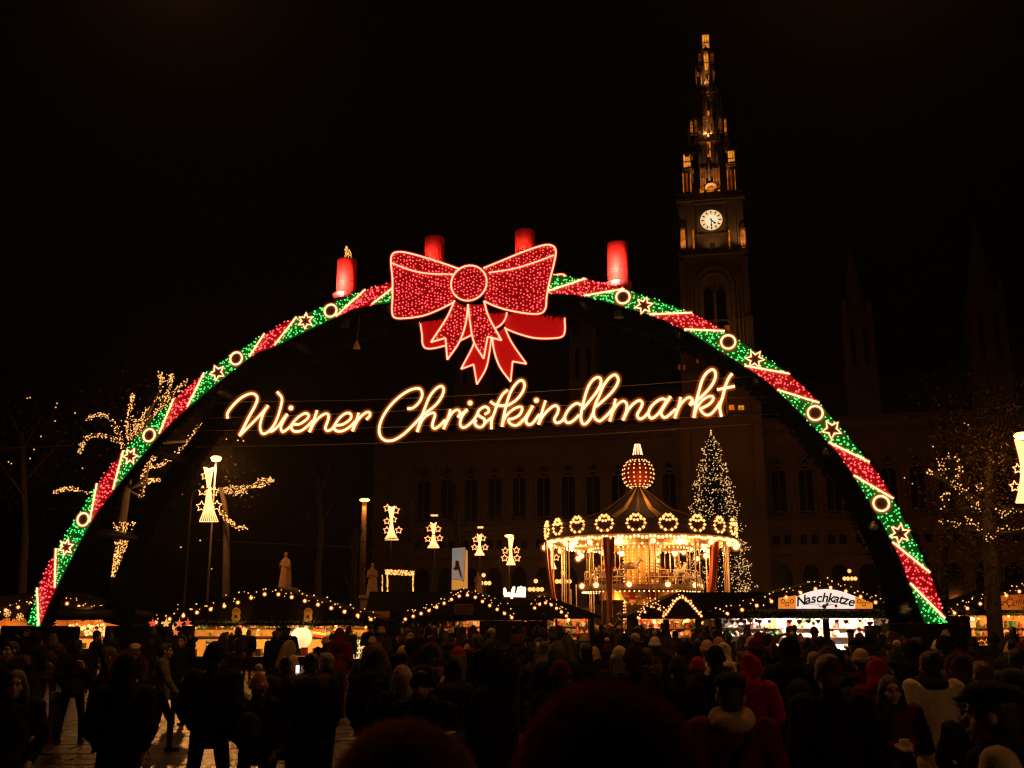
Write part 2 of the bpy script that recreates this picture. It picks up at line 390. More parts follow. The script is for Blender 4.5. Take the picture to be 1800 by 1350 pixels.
# --- upper octagon and its stages
C = V2
st = MB()
toct(st, 0, C, 4.3, Z(347), Z(290), 3.9); toct(st, 0, C, 3.3, Z(290), Z(238), 2.7)
toct(st, 0, C, 3.9, Z(240), Z(234), 3.9)
toct(st, 0, C, 2.0, Z(234), Z(142), 1.35); toct(st, 0, C, 2.25, Z(143), Z(137), 2.25)
toct(st, 0, C, 1.1, Z(137), Z(88), .75); toct(st, 0, C, 1.15, Z(90), Z(86), 1.15)
toct(st, 0, C, .6, Z(86), Z(60), .55); toct(st, 0, C, .85, Z(62), Z(59), .85); toct(st, 0, C, .5, Z(59), Z(44), .03)
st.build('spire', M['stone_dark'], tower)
def pinnacles(n, rad, py0, py1, w, rot=0.0):
    b = MB(); z0, z1 = Z(py0), Z(py1)
    tbox(b, -w / 2, w / 2, C - w / 2, C + w / 2, z0, z0 + (z1 - z0) * .6); toct(b, 0, C, w * .75, z0 + (z1 - z0) * .6, z1, .02, 4, 0, R(45))
    for q in (.68, .78, .88): toct(b, 0, C, w * (1.25 - q), z0 + (z1 - z0) * q, z0 + (z1 - z0) * (q + .03), w * (1.2 - q), 4, 0, 0)
    me = b.mesh('pinnacle', M['stone'], FA)
    for k in range(n):
        a = rot + 2 * math.pi * k / n; link('pinnacle', me, tower, AU * rad * math.cos(a) + AV * rad * math.sin(a))
pinnacles(16, 4.35, 340, 318, .32, R(11)); pinnacles(8, 4.2, 312, 276, .4, 0); pinnacles(8, 3.2, 262, 238, .3, 0); pinnacles(16, 3.8, 240, 226, .22, R(11)); pinnacles(8, 2.3, 206, 170, .3, R(22.5)); pinnacles(8, 1.9, 176, 146, .24, 0); pinnacles(12, 2.3, 142, 131, .18, 0); pinnacles(8, 1.35, 120, 84, .16, 0); pinnacles(8, 3.9, 290, 255, .5, R(22.5)); pinnacles(8, 3.65, 236, 196, .42, R(22.5)); pinnacles(8, 2.15, 160, 128, .28, R(22.5)); pinnacles(8, 1.7, 140, 88, .2, R(22.5))
pinnacles(6, 1.0, 88, 66, .14); pinnacles(8, .8, 62, 52, .16, R(22.5)); pinnacles(8, 2.7, 200, 145, .35, 0)
F = lambda rad: C - rad           # front face offset of an octagon of that radius
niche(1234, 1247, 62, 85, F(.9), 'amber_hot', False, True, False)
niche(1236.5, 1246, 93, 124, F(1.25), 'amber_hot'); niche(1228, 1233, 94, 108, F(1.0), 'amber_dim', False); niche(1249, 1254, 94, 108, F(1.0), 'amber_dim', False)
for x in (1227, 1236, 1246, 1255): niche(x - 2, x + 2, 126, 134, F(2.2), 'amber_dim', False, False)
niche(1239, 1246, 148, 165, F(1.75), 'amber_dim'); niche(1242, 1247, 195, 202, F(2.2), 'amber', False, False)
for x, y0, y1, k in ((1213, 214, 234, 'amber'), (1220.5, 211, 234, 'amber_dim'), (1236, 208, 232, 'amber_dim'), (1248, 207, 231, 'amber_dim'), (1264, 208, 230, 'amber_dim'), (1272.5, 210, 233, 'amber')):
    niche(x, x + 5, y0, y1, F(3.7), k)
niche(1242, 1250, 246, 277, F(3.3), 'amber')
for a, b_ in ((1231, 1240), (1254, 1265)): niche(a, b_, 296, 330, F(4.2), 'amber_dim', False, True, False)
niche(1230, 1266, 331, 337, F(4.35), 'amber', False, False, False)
dr = MB(); archring(dr, -.55, 1.0, Z(337), Z(329), .35, F(4.7), F(4.3)); dr.build('doorway', M['stone'], tower)
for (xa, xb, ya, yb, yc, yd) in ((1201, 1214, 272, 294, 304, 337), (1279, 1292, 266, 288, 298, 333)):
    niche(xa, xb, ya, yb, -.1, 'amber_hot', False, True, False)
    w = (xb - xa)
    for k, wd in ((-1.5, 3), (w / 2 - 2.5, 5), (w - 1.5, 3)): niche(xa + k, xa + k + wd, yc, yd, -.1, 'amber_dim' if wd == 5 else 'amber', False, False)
    b = MB(); u0, u1 = U(xa, ya), U(xb, ya); uc = (u0 + u1) / 2
    toct(b, uc, .9, 1.05, Z(345), Z(yb), .95); toct(b, uc, .8, 1.15, Z(yb) - .3, Z(yb), 1.15); toct(b, uc, .9, .85, Z(yb), Z(ya), .75); toct(b, uc, .9, 1.1, Z(ya), Z(ya) + .5, 1.1)
    for k in range(6):
        a = k * math.pi / 3; toct(b, uc + math.cos(a), .9 + math.sin(a), .16, Z(ya) + .4, Z(ya) + 1.5, .03, 4)
    b.build('corner_turret', M['stone_dark'], tower)
# balcony openings low on the tower
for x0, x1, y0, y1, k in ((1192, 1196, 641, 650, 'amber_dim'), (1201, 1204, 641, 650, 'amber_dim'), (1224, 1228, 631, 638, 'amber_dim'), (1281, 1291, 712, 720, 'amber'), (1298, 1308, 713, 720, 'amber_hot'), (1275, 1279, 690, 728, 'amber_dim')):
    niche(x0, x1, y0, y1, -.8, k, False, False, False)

# ================================================================== WINGS OF THE TOWN HALL
hall = thing('town_hall', T(0, 4, 0), 'long dim Gothic town hall facade with tall pointed windows behind the market', 'building')
WO = 4.0
zc = Z(742, 1400, WO); zr = Z(658, 1400, WO)
wm = MB(); tbox(wm, -62, -5.7, WO, WO + 14, 0, zc); tbox(wm, 5.7, 58, WO, WO + 14, 0, zc); wm.build('wall', M['stone'], hall)
rm = MB()
for ua, ub in ((-62, -5.7), (5.7, 58)):
    rm.hexa([T(ua, WO - .2, zc + .6), T(ub, WO - .2, zc + .6), T(ub, WO + 14, zc + .6), T(ua, WO + 14, zc + .6)], [T(ua, WO + 5, zr), T(ub, WO + 5, zr), T(ub, WO + 9, zr), T(ua, WO + 9, zr)])
rm.build('roof', M['slate'], hall)
for py0, h, pr in ((742, .7, .7), (762, .35, .35), (916, .5, .8), (936, .4, .4), (978, .4, .5)):
    z0 = Z(py0, 1400, WO); b = MB()
    for ua, ub in ((-62, -6.4), (6.4, 58)): tbox(b, ua, ub, WO - pr, WO + .1, z0, z0 + h)
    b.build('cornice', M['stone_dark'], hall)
bal = MB(); z0 = Z(916, 1400, WO) + .5
for ua, ub in ((-62, -6.4), (6.4, 58)):
    tbox(bal, ua, ub, WO - .75, WO - .5, z0 + .9, z0 + 1.1); u = ua
    while u < ub: tbox(bal, u, u + .22, WO - .72, WO - .52, z0, z0 + .9); u += .8
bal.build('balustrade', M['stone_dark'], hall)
bays = [7.9 + 1.1 + 4.35 * k for k in range(12)] + [-(7.9 + 1.1 + 4.35 * k) for k in range(12)]
ztb, zts = Z(905, 1400, WO), Z(838, 1400, WO)
def mk(name, mb, m_, par=None): return mb, m_
proto = {}
def bay_mesh(kind):
    b = MB(); p = MB(); t = MB()
    if kind == 'tall': u0, u1, za, zs, po, fr = -1.15, 1.15, ztb, zts, 1.5, .32
    elif kind == 'small': u0, u1, za, zs, po, fr = -.55, .55, Z(957, 1400, WO), Z(943, 1400, WO), .4, .2
    elif kind == 'rose': u0, u1, za, zs, po, fr = -1.0, 1.0, Z(822, 1400, WO) - .2, Z(815, 1400, WO), 1.0, .25
    else: u0, u1, za, zs, po, fr = -1.35, 1.35, Z(1062, 1400, WO), Z(1012, 1400, WO), 1.35, .35
    archring(b, u0, u1, za, zs, fr, WO - .35, WO + .05, 10, po)
    if kind in ('tall',):
        for uu in (-.06,): tbox(b, uu, uu + .13, WO - .2, WO, za, zs + 1.1)
    if kind != 'arch': tbox(b, u0 - fr - .1, u1 + fr + .1, WO - .5, WO, za - .3, za)
    p.prism([T(q[0], WO - .08, q[1]) for q in archpoly(u0, u1, za, zs, 10, po)], AV * .1)
    return b.mesh('window', M['stone'], FA), p.mesh('pane', M['glass'], FA)
for kind, offs in (('tall', (0,)), ('small', (-.9, .9)), ('rose', (0,)), ('arch', (0,))):
    fm, pm = bay_mesh(kind)
    for u in bays:
        for du in offs:
            if abs(u) > 56: continue
            o = link('archway' if kind == 'arch' else 'window', fm, hall, FA + AU * (u + du) - hall.location)
            link('pane', pm, o)
pf = MB(); tbox(pf, -.35, .35, WO - .45, WO, 0, zc); pil = pf.mesh('pilaster', M['stone'], FA)
for u in bays: link('pilaster', pil, hall, FA + AU * (u + 2.17 * (1 if u > 0 else -1)) - hall.location)
# hood gables over the windows, statues under canopies on the piers, blind arcade under the cornice
gb_ = MB(); zg = zts + 1.9
for s in (-1, 1): gb_.hexa([T(s * 1.75, WO - .5, zg - 1.1), T(s * 1.45, WO - .5, zg - 1.1), T(s * 1.45, WO, zg - 1.1), T(s * 1.75, WO, zg - 1.1)], [T(s * .12, WO - .5, zg + 1.7), T(-s * .12, WO - .5, zg + 1.5), T(-s * .12, WO, zg + 1.5), T(s * .12, WO, zg + 1.7)])
gb_.box(T(0, WO - .3, zg + 2.1), (.2, .3, .9), -TH); gbm = gb_.mesh('gablet', M['stone'], FA)
st_ = MB(); st_.lathe(T(0, WO - .75, ztb + .6), [(.0, 0), (.3, 0), (.24, .9), (.28, 1.35), (.1, 1.55), (.15, 1.75), (.0, 1.95)], 8, 0, True); st_.box(T(0, WO - .7, ztb + .4), (.75, .6, .35), -TH); st_.hexa([T(-.4, WO - 1.1, ztb + 2.9), T(.4, WO - 1.1, ztb + 2.9), T(.4, WO - .45, ztb + 2.9), T(-.4, WO - .45, ztb + 2.9)], [T(-.06, WO - .8, ztb + 4.3), T(.06, WO - .8, ztb + 4.3), T(.06, WO - .7, ztb + 4.3), T(-.06, WO - .7, ztb + 4.3)]); stm = st_.mesh('pier_statue', M['stone'], FA)
ba = MB()
for k in range(4): archring(ba, -1.75 + k * .9, -1.1 + k * .9, zc - 2.6, zc - 1.6, .12, WO - .25, WO, 6, 1.2)
bam = ba.mesh('blind_arcade', M['stone'], FA)
for u in bays:
    if abs(u) > 56: continue
    link('gablet', gbm, hall, FA + AU * u - hall.location); link('blind_arcade', bam, hall, FA + AU * (u) - hall.location)
    link('pier_statue', stm, hall, FA + AU * (u + 2.17 * (1 if u > 0 else -1)) - hall.location)
# dormers and the dim side turrets above the roof
for u, pyt, hwid in ((23.5, 440, 2.6), (-23.5, 480, 2.6), (44, 400, 3.0), (-44, 440, 3.0)):
    zt_ = Z(pyt, 1400, WO); zb = Z(655, 1400, WO); b = MB()
    tbox(b, u - hwid, u + hwid, WO - .3, WO + 5, zc, zb + .5); tbox(b, u - hwid * .85, u + hwid * .85, WO, WO + 4.6, zb, zb + (zt_ - zb) * .48)
    for s in (-1, 0, 1): tbox(b, u + s * hwid * .8 - .3, u + s * hwid * .8 + .3, WO - .5, WO + .4, zc, zb + (zt_ - zb) * .55)
    toct(b, u, WO + 2.3, hwid * .85, zb + (zt_ - zb) * .48, zt_, .1, 8)
    tu = b.build('side_turret', M['stone_dark'], hall)
    for s in (-1, 1):
        archpane(u + s * hwid * .4 - .35, u + s * hwid * .4 + .35, zb + .8, zb + (zt_ - zb) * .32, -.2 + WO - .02, 1.4).build('opening', M['glass'], tu)

# floodlights of the town hall: unseen lamps on the square in front of it
def spot(loc, target, power, col, size=R(70), blend=.7, rad=.4):
    l = bpy.data.lights.new('unseen_floodlight', 'SPOT'); l.energy = power; l.color = col; l.spot_size = size; l.spot_blend = blend; l.shadow_soft_size = rad
    o = bpy.data.objects.new('unseen_floodlight', l); COL.objects.link(o); o.location = loc
    d = Vector(target) - Vector(loc); o.rotation_euler = d.to_track_quat('-Z', 'Y').to_euler(); return o
AMB = (1.0, 0.42, 0.13); AMBF = (1.0, 0.26, 0.045)
for u, pw in ((-38, .55), (-18, 1.0), (20, .8), (42, .6)):  # added floods stand in for street-lamp light on the wings
    spot(T(u, -32, 5), T(u, 4, 16), 1450 * pw, AMBF, R(105))
spot(T(-9, -26, 4), T(0, 0, 48), 1900, AMBF, R(52))
spot(T(10, -26, 4), T(0, 0, 48), 1900, AMBF, R(52))
# small niche floods standing on the tower's galleries
for u, v, z0, tz_, pw in ((0, .1, Z(338), Z(285), 1300), (-4.9, -1.4, Z(440), Z(400), 300), (4.9, -1.4, Z(440), Z(400), 300), (0, -1.2, Z(440), Z(415), 120), (0, -2.2, Z(655), Z(600), 900), (0, C - 3.6, Z(236), Z(190), 1100), (0, C - 2.4, Z(137), Z(90), 600)):
    spot(T(u, v - .6, z0 + .3), T(u, v + 1.2, tz_), pw, AMB, R(120), 1, .15)
# ================================================================== LIGHT ARCH
arch = thing('light_arch', A0, 'huge entrance arch wound with red and green light ribbons, stars and rings', 'arch')
OUT = [(47,1099),(68,1033),(101,964),(173,850),(219,793),(308,701),(361,656),(467,587),(523,558),(644,510),(712,492),(860,474),(1030,491),(1098,509),(1217,551),(1274,583),(1387,658),(1440,709),(1528,813),(1570,877),(1634,1007),(1660,1087),(1662,1094)]
INN = [(71.5,1099),(71,1098),(99,1033),(160,918),(201,861),(282,763),(331,716),(440,628),(484,608),(592,557),(655,536),(860,514),(955,516),(1027,521),(1142,554),(1203,580),(1309,644),(1366,686),(1456,778),(1500,836),(1568,953),(1599,1025),(1626,1097)]
INN[0] = (71.8, 1099.5)
COLR = 'G' + 'RG' * 4 + 'R' + 'GG' + 'RG' * 5
def s_z(p): return (Vector(p) - A0).dot(AU), p.z
def W_(s, z, off=0.0): return A0 + AU * s + AV * off + Vector((0, 0, z))
outc = [Vector((*s_z(AP(*p)), 0)) for p in OUT]; innc = [Vector((*s_z(AP(*p)), 0)) for p in INN]
PER = 7
outS = cr(outc, PER); innS = cr(innc, PER)
segs = {}
for i in range(len(COLR)):
    o = outS[i * PER:(i + 1) * PER + 1]; n = innS[i * PER:(i + 1) * PER + 1]
    c = COLR[i]; b = MB()
    for k in range(PER):
        f = [W_(*q.xy, 0) for q in (o[k], o[k + 1], n[k + 1], n[k])]; bk = [p + AV * .05 for p in f]
        b.add(f + bk, [(0, 1, 2, 3), (7, 6, 5, 4), (0, 4, 5, 1), (2, 6, 7, 3)])
    segs[i] = (o, n, b.build('red_ribbon_panel' if c == 'R' else 'green_ribbon_panel', M['net_red' if c == 'R' else 'net_green'], arch))
# ornaments
CIRC = [(146,913),(262,765),(415,630),(581,546),(1095,522),(1280,601),(1433,726),(1549,885)]
STAR = [(116,962),(229,802),(382,655),(537,564),(1132,537),(1327,631),(1462,755),(1582,938)]
avoid = []
def rope(mb_core, mb_halo, pts, r, closed=False, k=2.0):
    mb_core.tube(pts, r * .9, 6, 0, closed); mb_halo.tube(pts, r * k * .8, 8, 0, closed); mb_halo.tube(pts, r * k * 1.45, 8, 1, closed)
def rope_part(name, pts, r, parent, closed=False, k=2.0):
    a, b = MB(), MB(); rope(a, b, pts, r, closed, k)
    o = a.build(name, M['rope'], parent); b.build('halo', [M['halo'], M['halo_outer']], o); return o
def star_pts(s, z, ro, ri, n, off, rot=0.0):
    return [W_(s + (ro if k % 2 == 0 else ri) * math.sin(rot + math.pi * k / n), z + (ro if k % 2 == 0 else ri) * math.cos(rot + math.pi * k / n), off) for k in range(2 * n)]
M['ring_fill'] = mat('brown_ring_backing', (0.05, 0.03, 0.015), 0.8)
for c in CIRC:
    s, z = s_z(AP(*c, -.12)); rr = .235
    o = rope_part('light_ring', [W_(s + rr * math.cos(a), z + rr * math.sin(a), -.12) for a in [2 * math.pi * k / 20 for k in range(20)]], .034, arch, True, 1.9)
    b = MB(); b.prism([W_(s + rr * math.cos(a), z + rr * math.sin(a), -.08) for a in [2 * math.pi * k / 16 for k in range(16)]], AV * .04); b.build('ring_disc', M['ring_fill'], o)
    avoid.append((s, z, .33))
for i, c in enumerate(STAR):
    s, z = s_z(AP(*c, -.12)); pts = star_pts(s, z, .31, .15, 6 if i % 4 in (0, 1, 3) else 5, -.12, .2 + .3 * i)
    o = rope_part('light_star', pts, .03, arch, True, 1.9)
    b = MB(); b.prism([W_(*(Vector(((q - A0).dot(AU), q.z)).lerp(Vector((s, z)), .12)), -.08) for q in pts], AV * .04); b.build('star_disc', M['ring_fill'], o)
    avoid.append((s, z, .27))
for i in list(range(1, 11)) + list(range(12, 22)):
    a, b = outc[i], innc[i]
    rope_part('light_stripe', [W_(*a.lerp(b, t).xy, -.1) for t in (0, .33, .66, 1)], .03, arch, False, 1.9)
# LEDs scattered over each ribbon
rl = random.Random(11)
for i, (o, n, panel) in segs.items():
    b = MB(); ln = (o[-1] - o[0]).length; L = max(ln, (n[-1] - n[0]).length)
    nu = max(3, int(L / .155)); wd = (o[PER // 2] - n[PER // 2]).length
    for iu in range(nu):
        u = (iu + .5) / nu * PER; k = min(int(u), PER - 1); f = u - k
        po = o[k].lerp(o[k + 1], f); pn = n[k].lerp(n[k + 1], f); w = (po - pn).length; nv = max(1, int(w / .15))
        for iv in range(nv):
            v = (iv + .5 + rl.uniform(-.38, .38)) / nv
            q = po.lerp(pn, v) + Vector((rl.uniform(-.05, .05), rl.uniform(-.05, .05), 0))
            if rl.random() < .07 or any((q.x - s) ** 2 + (q.y - z) ** 2 < rr * rr for s, z, rr in avoid): continue
            b.octa(W_(q.x, q.y, -.06), rl.choice((.026, .031, .037)))
    b.build('led_lights', M['led_red' if COLR[i] == 'R' else 'led_green'], panel, 'stuff')
# ribs of the frame, front and back, clad in fir garland
mid = [(a + b) / 2 for a, b in zip(outS, innS)]
def widths(k):
    d = mid[min(k + 1, len(mid) - 1)] - mid[max(k - 1, 0)]; d.normalize(); return Vector((-d.y, d.x, 0))
def depth_at(z): return 2.5 + 3.0 * max(0.0, 1 - z / 10.5) ** .8
def rib(name, base, dep, w0, z_end=1.78):
    b = MB(); rows = []
    ks = list(range(0, len(mid), 3)) + [len(mid) - 1]
    for k in ks:
        nrm = widths(k); c = mid[k]; off = base(c.y); w = w0 * (1.0 + .5 * max(0, 1 - c.y / 9))
        rows.append([W_(*(c + nrm * w).xy, off), W_(*(c - nrm * w).xy, off), W_(*(c - nrm * w * 1.0).xy, off + dep), W_(*(c + nrm * w).xy, off + dep)])
    for r0, r1 in zip(rows, rows[1:]):
        v = r0 + r1; b.add(v, [(0, 1, 5, 4), (1, 2, 6, 5), (2, 3, 7, 6), (3, 0, 4, 7)])
    b.add(rows[0], [(0, 1, 2, 3)]); b.add(rows[-1], [(3, 2, 1, 0)])
    return b.build(name, M['garland'], arch)
front = rib('front_rib', lambda z: .12, .4, .3); back = rib('back_rib', lambda z: depth_at(z), .6, .36)
# fir sprigs that roughen the garland
def sprigs(parent, base, dep, w0, n, seed):
    r_ = random.Random(seed); b = MB()
    for _ in range(n):
        k = r_.randrange(1, len(mid) - 1); c = mid[k].lerp(mid[k + 1] if k + 1 < len(mid) else mid[k], r_.random()); nrm = widths(k)
        w = w0 * (1.0 + .5 * max(0, 1 - c.y / 9)); side = r_.choice((-1, 1)); off = base(c.y) + r_.random() * dep
        p = W_(*(c + nrm * side * w).xy, off); dv = AU * nrm.x * side + Vector((0, 0, nrm.y * side))
        d = (dv + Vector((r_.uniform(-.9, .9), r_.uniform(-.9, .9), r_.uniform(-.9, .9)))).normalized() * r_.uniform(.12, .28)
        q = d.orthogonal().normalized() * .045
        b.add([p - q, p + q, p + d], [(0, 1, 2)])
    b.build('fir_sprigs', M['garland'], parent, 'stuff')
sprigs(front, lambda z: .12, .4, .3, 2600, 1); sprigs(back, depth_at, .6, .36, 2600, 2)
for k in [int(len(mid) * f) for f in (.035, .12, .2, .28, .36, .44, .56, .64, .72, .8, .88, .965)]:
    c = mid[k]; b = MB(); a, e = W_(*c.xy, .4), W_(*c.xy, depth_at(c.y) + .1)
    b.tube([a, e], .17 if .1 < k / len(mid) < .9 else .26, 6); b.build('cross_beam', M['steel_dark'], arch)

# ballast blocks under the four feet
def ballast(p0, p1, off, top_py, label, dep=1.6):
    a = AP(p0, top_py, off); c = AP(p1, top_py, off); b = MB(); zt = a.z
    b.hexa([Vector((a.x, a.y, 0)), Vector((c.x, c.y, 0)), Vector((c.x, c.y, 0)) + AV * dep, Vector((a.x, a.y, 0)) + AV * dep],
           [Vector((a.x, a.y, zt)), Vector((c.x, c.y, zt)), Vector((c.x, c.y, zt)) + AV * dep, Vector((a.x, a.y, zt)) + AV * dep])
    o = b.build('ballast_block', M['concrete']); tag(o, label, 'ballast block', 'concrete blocks weighing down the arch')
    bv = o.modifiers.new('bevel', 'BEVEL'); bv.width = .04; bv.segments = 1
ballast(0, 122, -.5, 1101, 'dark block under the front left foot of the light arch', .7)
ballast(184, 292, 4.6, 1101, 'dark block under the rear left foot of the arch beside the numbered stall', 1.6)
ballast(1562, 1703, -.6, 1096, 'dark block under the front right foot of the arch beside the sweets stall', 1.9)
ballast(1530, 1610, 4.8, 1100, 'dark block under the rear right foot of the arch behind the front block', 1.9)

# ================================================================== BOWS
BO = -.45
KN = (826.2, 500.2)
LOOP_L = [(808,473.5),(766,459),(721,446),(699,443.5),(689.5,449),(687.9,463),(690.5,493),(690.5,525),(689.6,547),(694,558.5),(711.5,560),(744,555.5),(773,544.5),(798.5,531.5)]
FOLD_L = [(688.9,463),(721,475),(753,481.5),(797,483)]
LOOP_R = [(850,472),(882,459),(921,443),(956,431.6),(972,433),(977.3,443),(974,464),(966,496),(961.2,522),(959.6,541),(951.6,551),(930.6,552),(895,546),(869.4,538),(851.7,530)]
FOLD_R = [(974,449.3),(940,462),(901.6,473.5),(859.7,480)]
TAIL_L = [[(800,529),(785.6,560.5),(758.2,602.4)],[(758.2,602.4),(784,595)],[(784,595),(787.2,633)],[(787.2,633),(808,602.4),(819.4,570),(823.6,536)]]
TAIL_R = [[(823.6,536),(827.5,570),(834,602.4),(851,631.4)],[(851,631.4),(858,592.7)],[(858,592.7),(882.3,599)],[(882.3,599),(859.7,557.2),(851.7,530)]]
ks, kz = s_z(AP(*KN, BO))
def bow(mirror, off, dz, led, label):
    base = W_(ks, kz + dz, off); root = thing('ribbon_bow', base, label, 'bow', 'bows hung on the light arch')
    def pt(p, d=0.0):
        s, z = s_z(AP(p[0], p[1], BO)); s = ks + (s - ks) * (-1 if mirror else 1); return W_(s, z + dz, off + d)
    netm = M['net_red'] if led else M['net_red_backlit']
    def shape(name, strokes, d, fold=None, closedloop=None):
        poly = []; ropes = []
        for st_ in strokes:
            c = cr([pt(p, d) for p in st_], 5); ropes.append(c); poly += c[:-1]
        if closedloop: poly = cr([pt(p, d) for p in strokes[0]], 5, False)
        b = MB(); b.prism(poly, AV * .05); o = b.build(name, netm, root)
        for c in ropes:
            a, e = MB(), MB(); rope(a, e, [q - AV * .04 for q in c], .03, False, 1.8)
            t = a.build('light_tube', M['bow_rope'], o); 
            e.build('halo', [M['bow_halo'], M['bow_halo_outer']], o)
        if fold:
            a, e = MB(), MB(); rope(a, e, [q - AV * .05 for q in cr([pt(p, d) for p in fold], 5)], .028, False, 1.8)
            a.build('light_tube', M['bow_rope'], o); e.build('halo', [M['bow_halo'], M['bow_halo_outer']], o)
        if led:
            leds(o, poly, d)
        return o
    def inside(q, poly):
        c = False; n = len(poly)
        for i in range(n):
            a, b_ = poly[i], poly[i - 1]
            if (a[1] > q[1]) != (b_[1] > q[1]) and q[0] < (b_[0] - a[0]) * (q[1] - a[1]) / (b_[1] - a[1]) + a[0]: c = not c
        return c
    def leds(o, poly, d):
        P2 = [((p - A0).dot(AU), p.z) for p in poly]; b = MB()
        x0, x1 = min(p[0] for p in P2), max(p[0] for p in P2); z0, z1 = min(p[1] for p in P2), max(p[1] for p in P2)
        x = x0; row = 0; st = .128
        while x < x1:
            z = z0 + (st / 2 if row % 2 else 0)
            while z < z1:
                q = (x + rl.uniform(-.035, .035), z + .12 * math.sin(x * 2.3) + rl.uniform(-.035, .035))
                if rl.random() > .06 and inside(q, P2) and all(inside((q[0] + ax, q[1] + az), P2) for ax, az in ((.06, 0), (-.06, 0), (0, .06), (0, -.06))):
                    b.octa(W_(q[0], q[1], off + d - .06), rl.choice((.024, .028, .034)))
                z += st
            x += st * .95; row += 1
        b.build('led_lights', M['led_red'], o, 'stuff')
    shape('bow_loop', [LOOP_L], .0, FOLD_L, True); shape('bow_loop', [LOOP_R], .0, FOLD_R, True)
    shape('bow_tail', TAIL_L, -.03); shape('bow_tail', TAIL_R, -.03)
    rr = .655; kp = [W_(ks + rr * math.cos(a), kz + dz + rr * math.sin(a), off - .14) for a in [2 * math.pi * i / 28 for i in range(28)]]
    b = MB(); b.prism(kp, AV * .1); kn = b.build('bow_knot', netm, root)
    a, e = MB(), MB(); rope(a, e, [q - AV * .04 for q in kp], .03, True, 1.8); a.build('light_tube', M['bow_rope'], kn); e.build('halo', [M['bow_halo'], M['bow_halo_outer']], kn)
    if led: leds(kn, kp, -.14)
    return root
bow(False, BO, 0.0, True, 'large front bow dotted with red lights and edged in glowing tube')
bow(True, BO + 3.35, -.12, False, 'plain red rear bow without dots, partly hidden behind the dotted bow')

# ================================================================== CANDLES on top of the arch
M['wax'] = mat('red_candle_wax', (0.75, 0.016, 0.01), 0.6, (0.68, 0.012, 0.008), 5, 0, 30, 0, .2)
def candle(px, top, base, d_off, lit, label):
    p0 = AP(px, base, d_off); p1 = AP(px, top, d_off); h = p1.z - p0.z; r = .37
    root = thing('candle', p0, label, 'candle', 'four big candles standing on the arch')
    b = MB(); b.lathe(p0, [(0, 0), (r, 0), (r, h * .98), (r * .97, h), (r * .85, h * .992), (0, h * .97)], 24, 0, True); w = b.build('wax_body', M['wax'], root)
    for z in (.36, .47):
        t = MB(); t.tube([p0 + Vector((math.cos(a) * (r + .004), math.sin(a) * (r + .004), z)) for a in [2 * math.pi * k / 24 for k in range(24)]], .012, 5, 0, True); t.build('band', M['red_paint'], w)
    b = MB(); b.lathe(p0 + Vector((0, 0, -.2)), [(0, 0), (r * 1.2, 0), (r * 1.35, .2), (r * 1.1, .24), (0, .24)], 20); b.build('dish', M['red_paint'], root)
    b = MB(); b.lathe(p0 + Vector((0, 0, -1.25)), [(0, 0), (.18, 0), (.14, 1.06), (0, 1.06)], 10); b.build('stem', M['steel_dark'], root)
    b = MB(); b.tube([p0 + Vector((0, 0, h * .96)), p0 + Vector((.01, 0, h + .14))], .02, 6); b.build('wick', M['black'], root)
    if lit:
        f = MB(); rf = random.Random(5)
        for _ in range(70):
            t = rf.random(); rr = .17 * math.sin(math.pi * min(1, .25 + t * .75)) * rf.uniform(.5, 1); a = rf.random() * 6.28
            f.octa(p0 + Vector((rr * math.cos(a) + .05 * math.sin(t * 5), rr * math.sin(a), h + .02 + t * .55)), .022)
        f.build('flame_lights', M['led_warm'], root, 'stuff')
    l = bpy.data.lights.new('candle_spotlight', 'SPOT'); l.energy = 900; l.color = (1, .78, .6); l.shadow_soft_size = .06; l.spot_size = R(70); l.spot_blend = .8
    lo = bpy.data.objects.new('candle_spotlight', l); COL.objects.link(lo); lp = p0 - AV * 1.25 + Vector((-.3, 0, -.1)); lo.location = lp
    lo.rotation_euler = (p0 + Vector((0, 0, .55)) - lp).to_track_quat('-Z', 'Y').to_euler()
candle(608, 458, 519, .55, True, 'red candle with a flame of tiny lights, at the left end of the row')
candle(763, 419, 487, .9, False, 'unlit red candle rising behind the left loop of the dotted bow')
candle(923, 407, 476, .9, False, 'unlit red candle rising behind the right loop of the dotted bow')
candle(1087, 428, 499, .55, False, 'unlit red candle standing clear to the right of the bows')

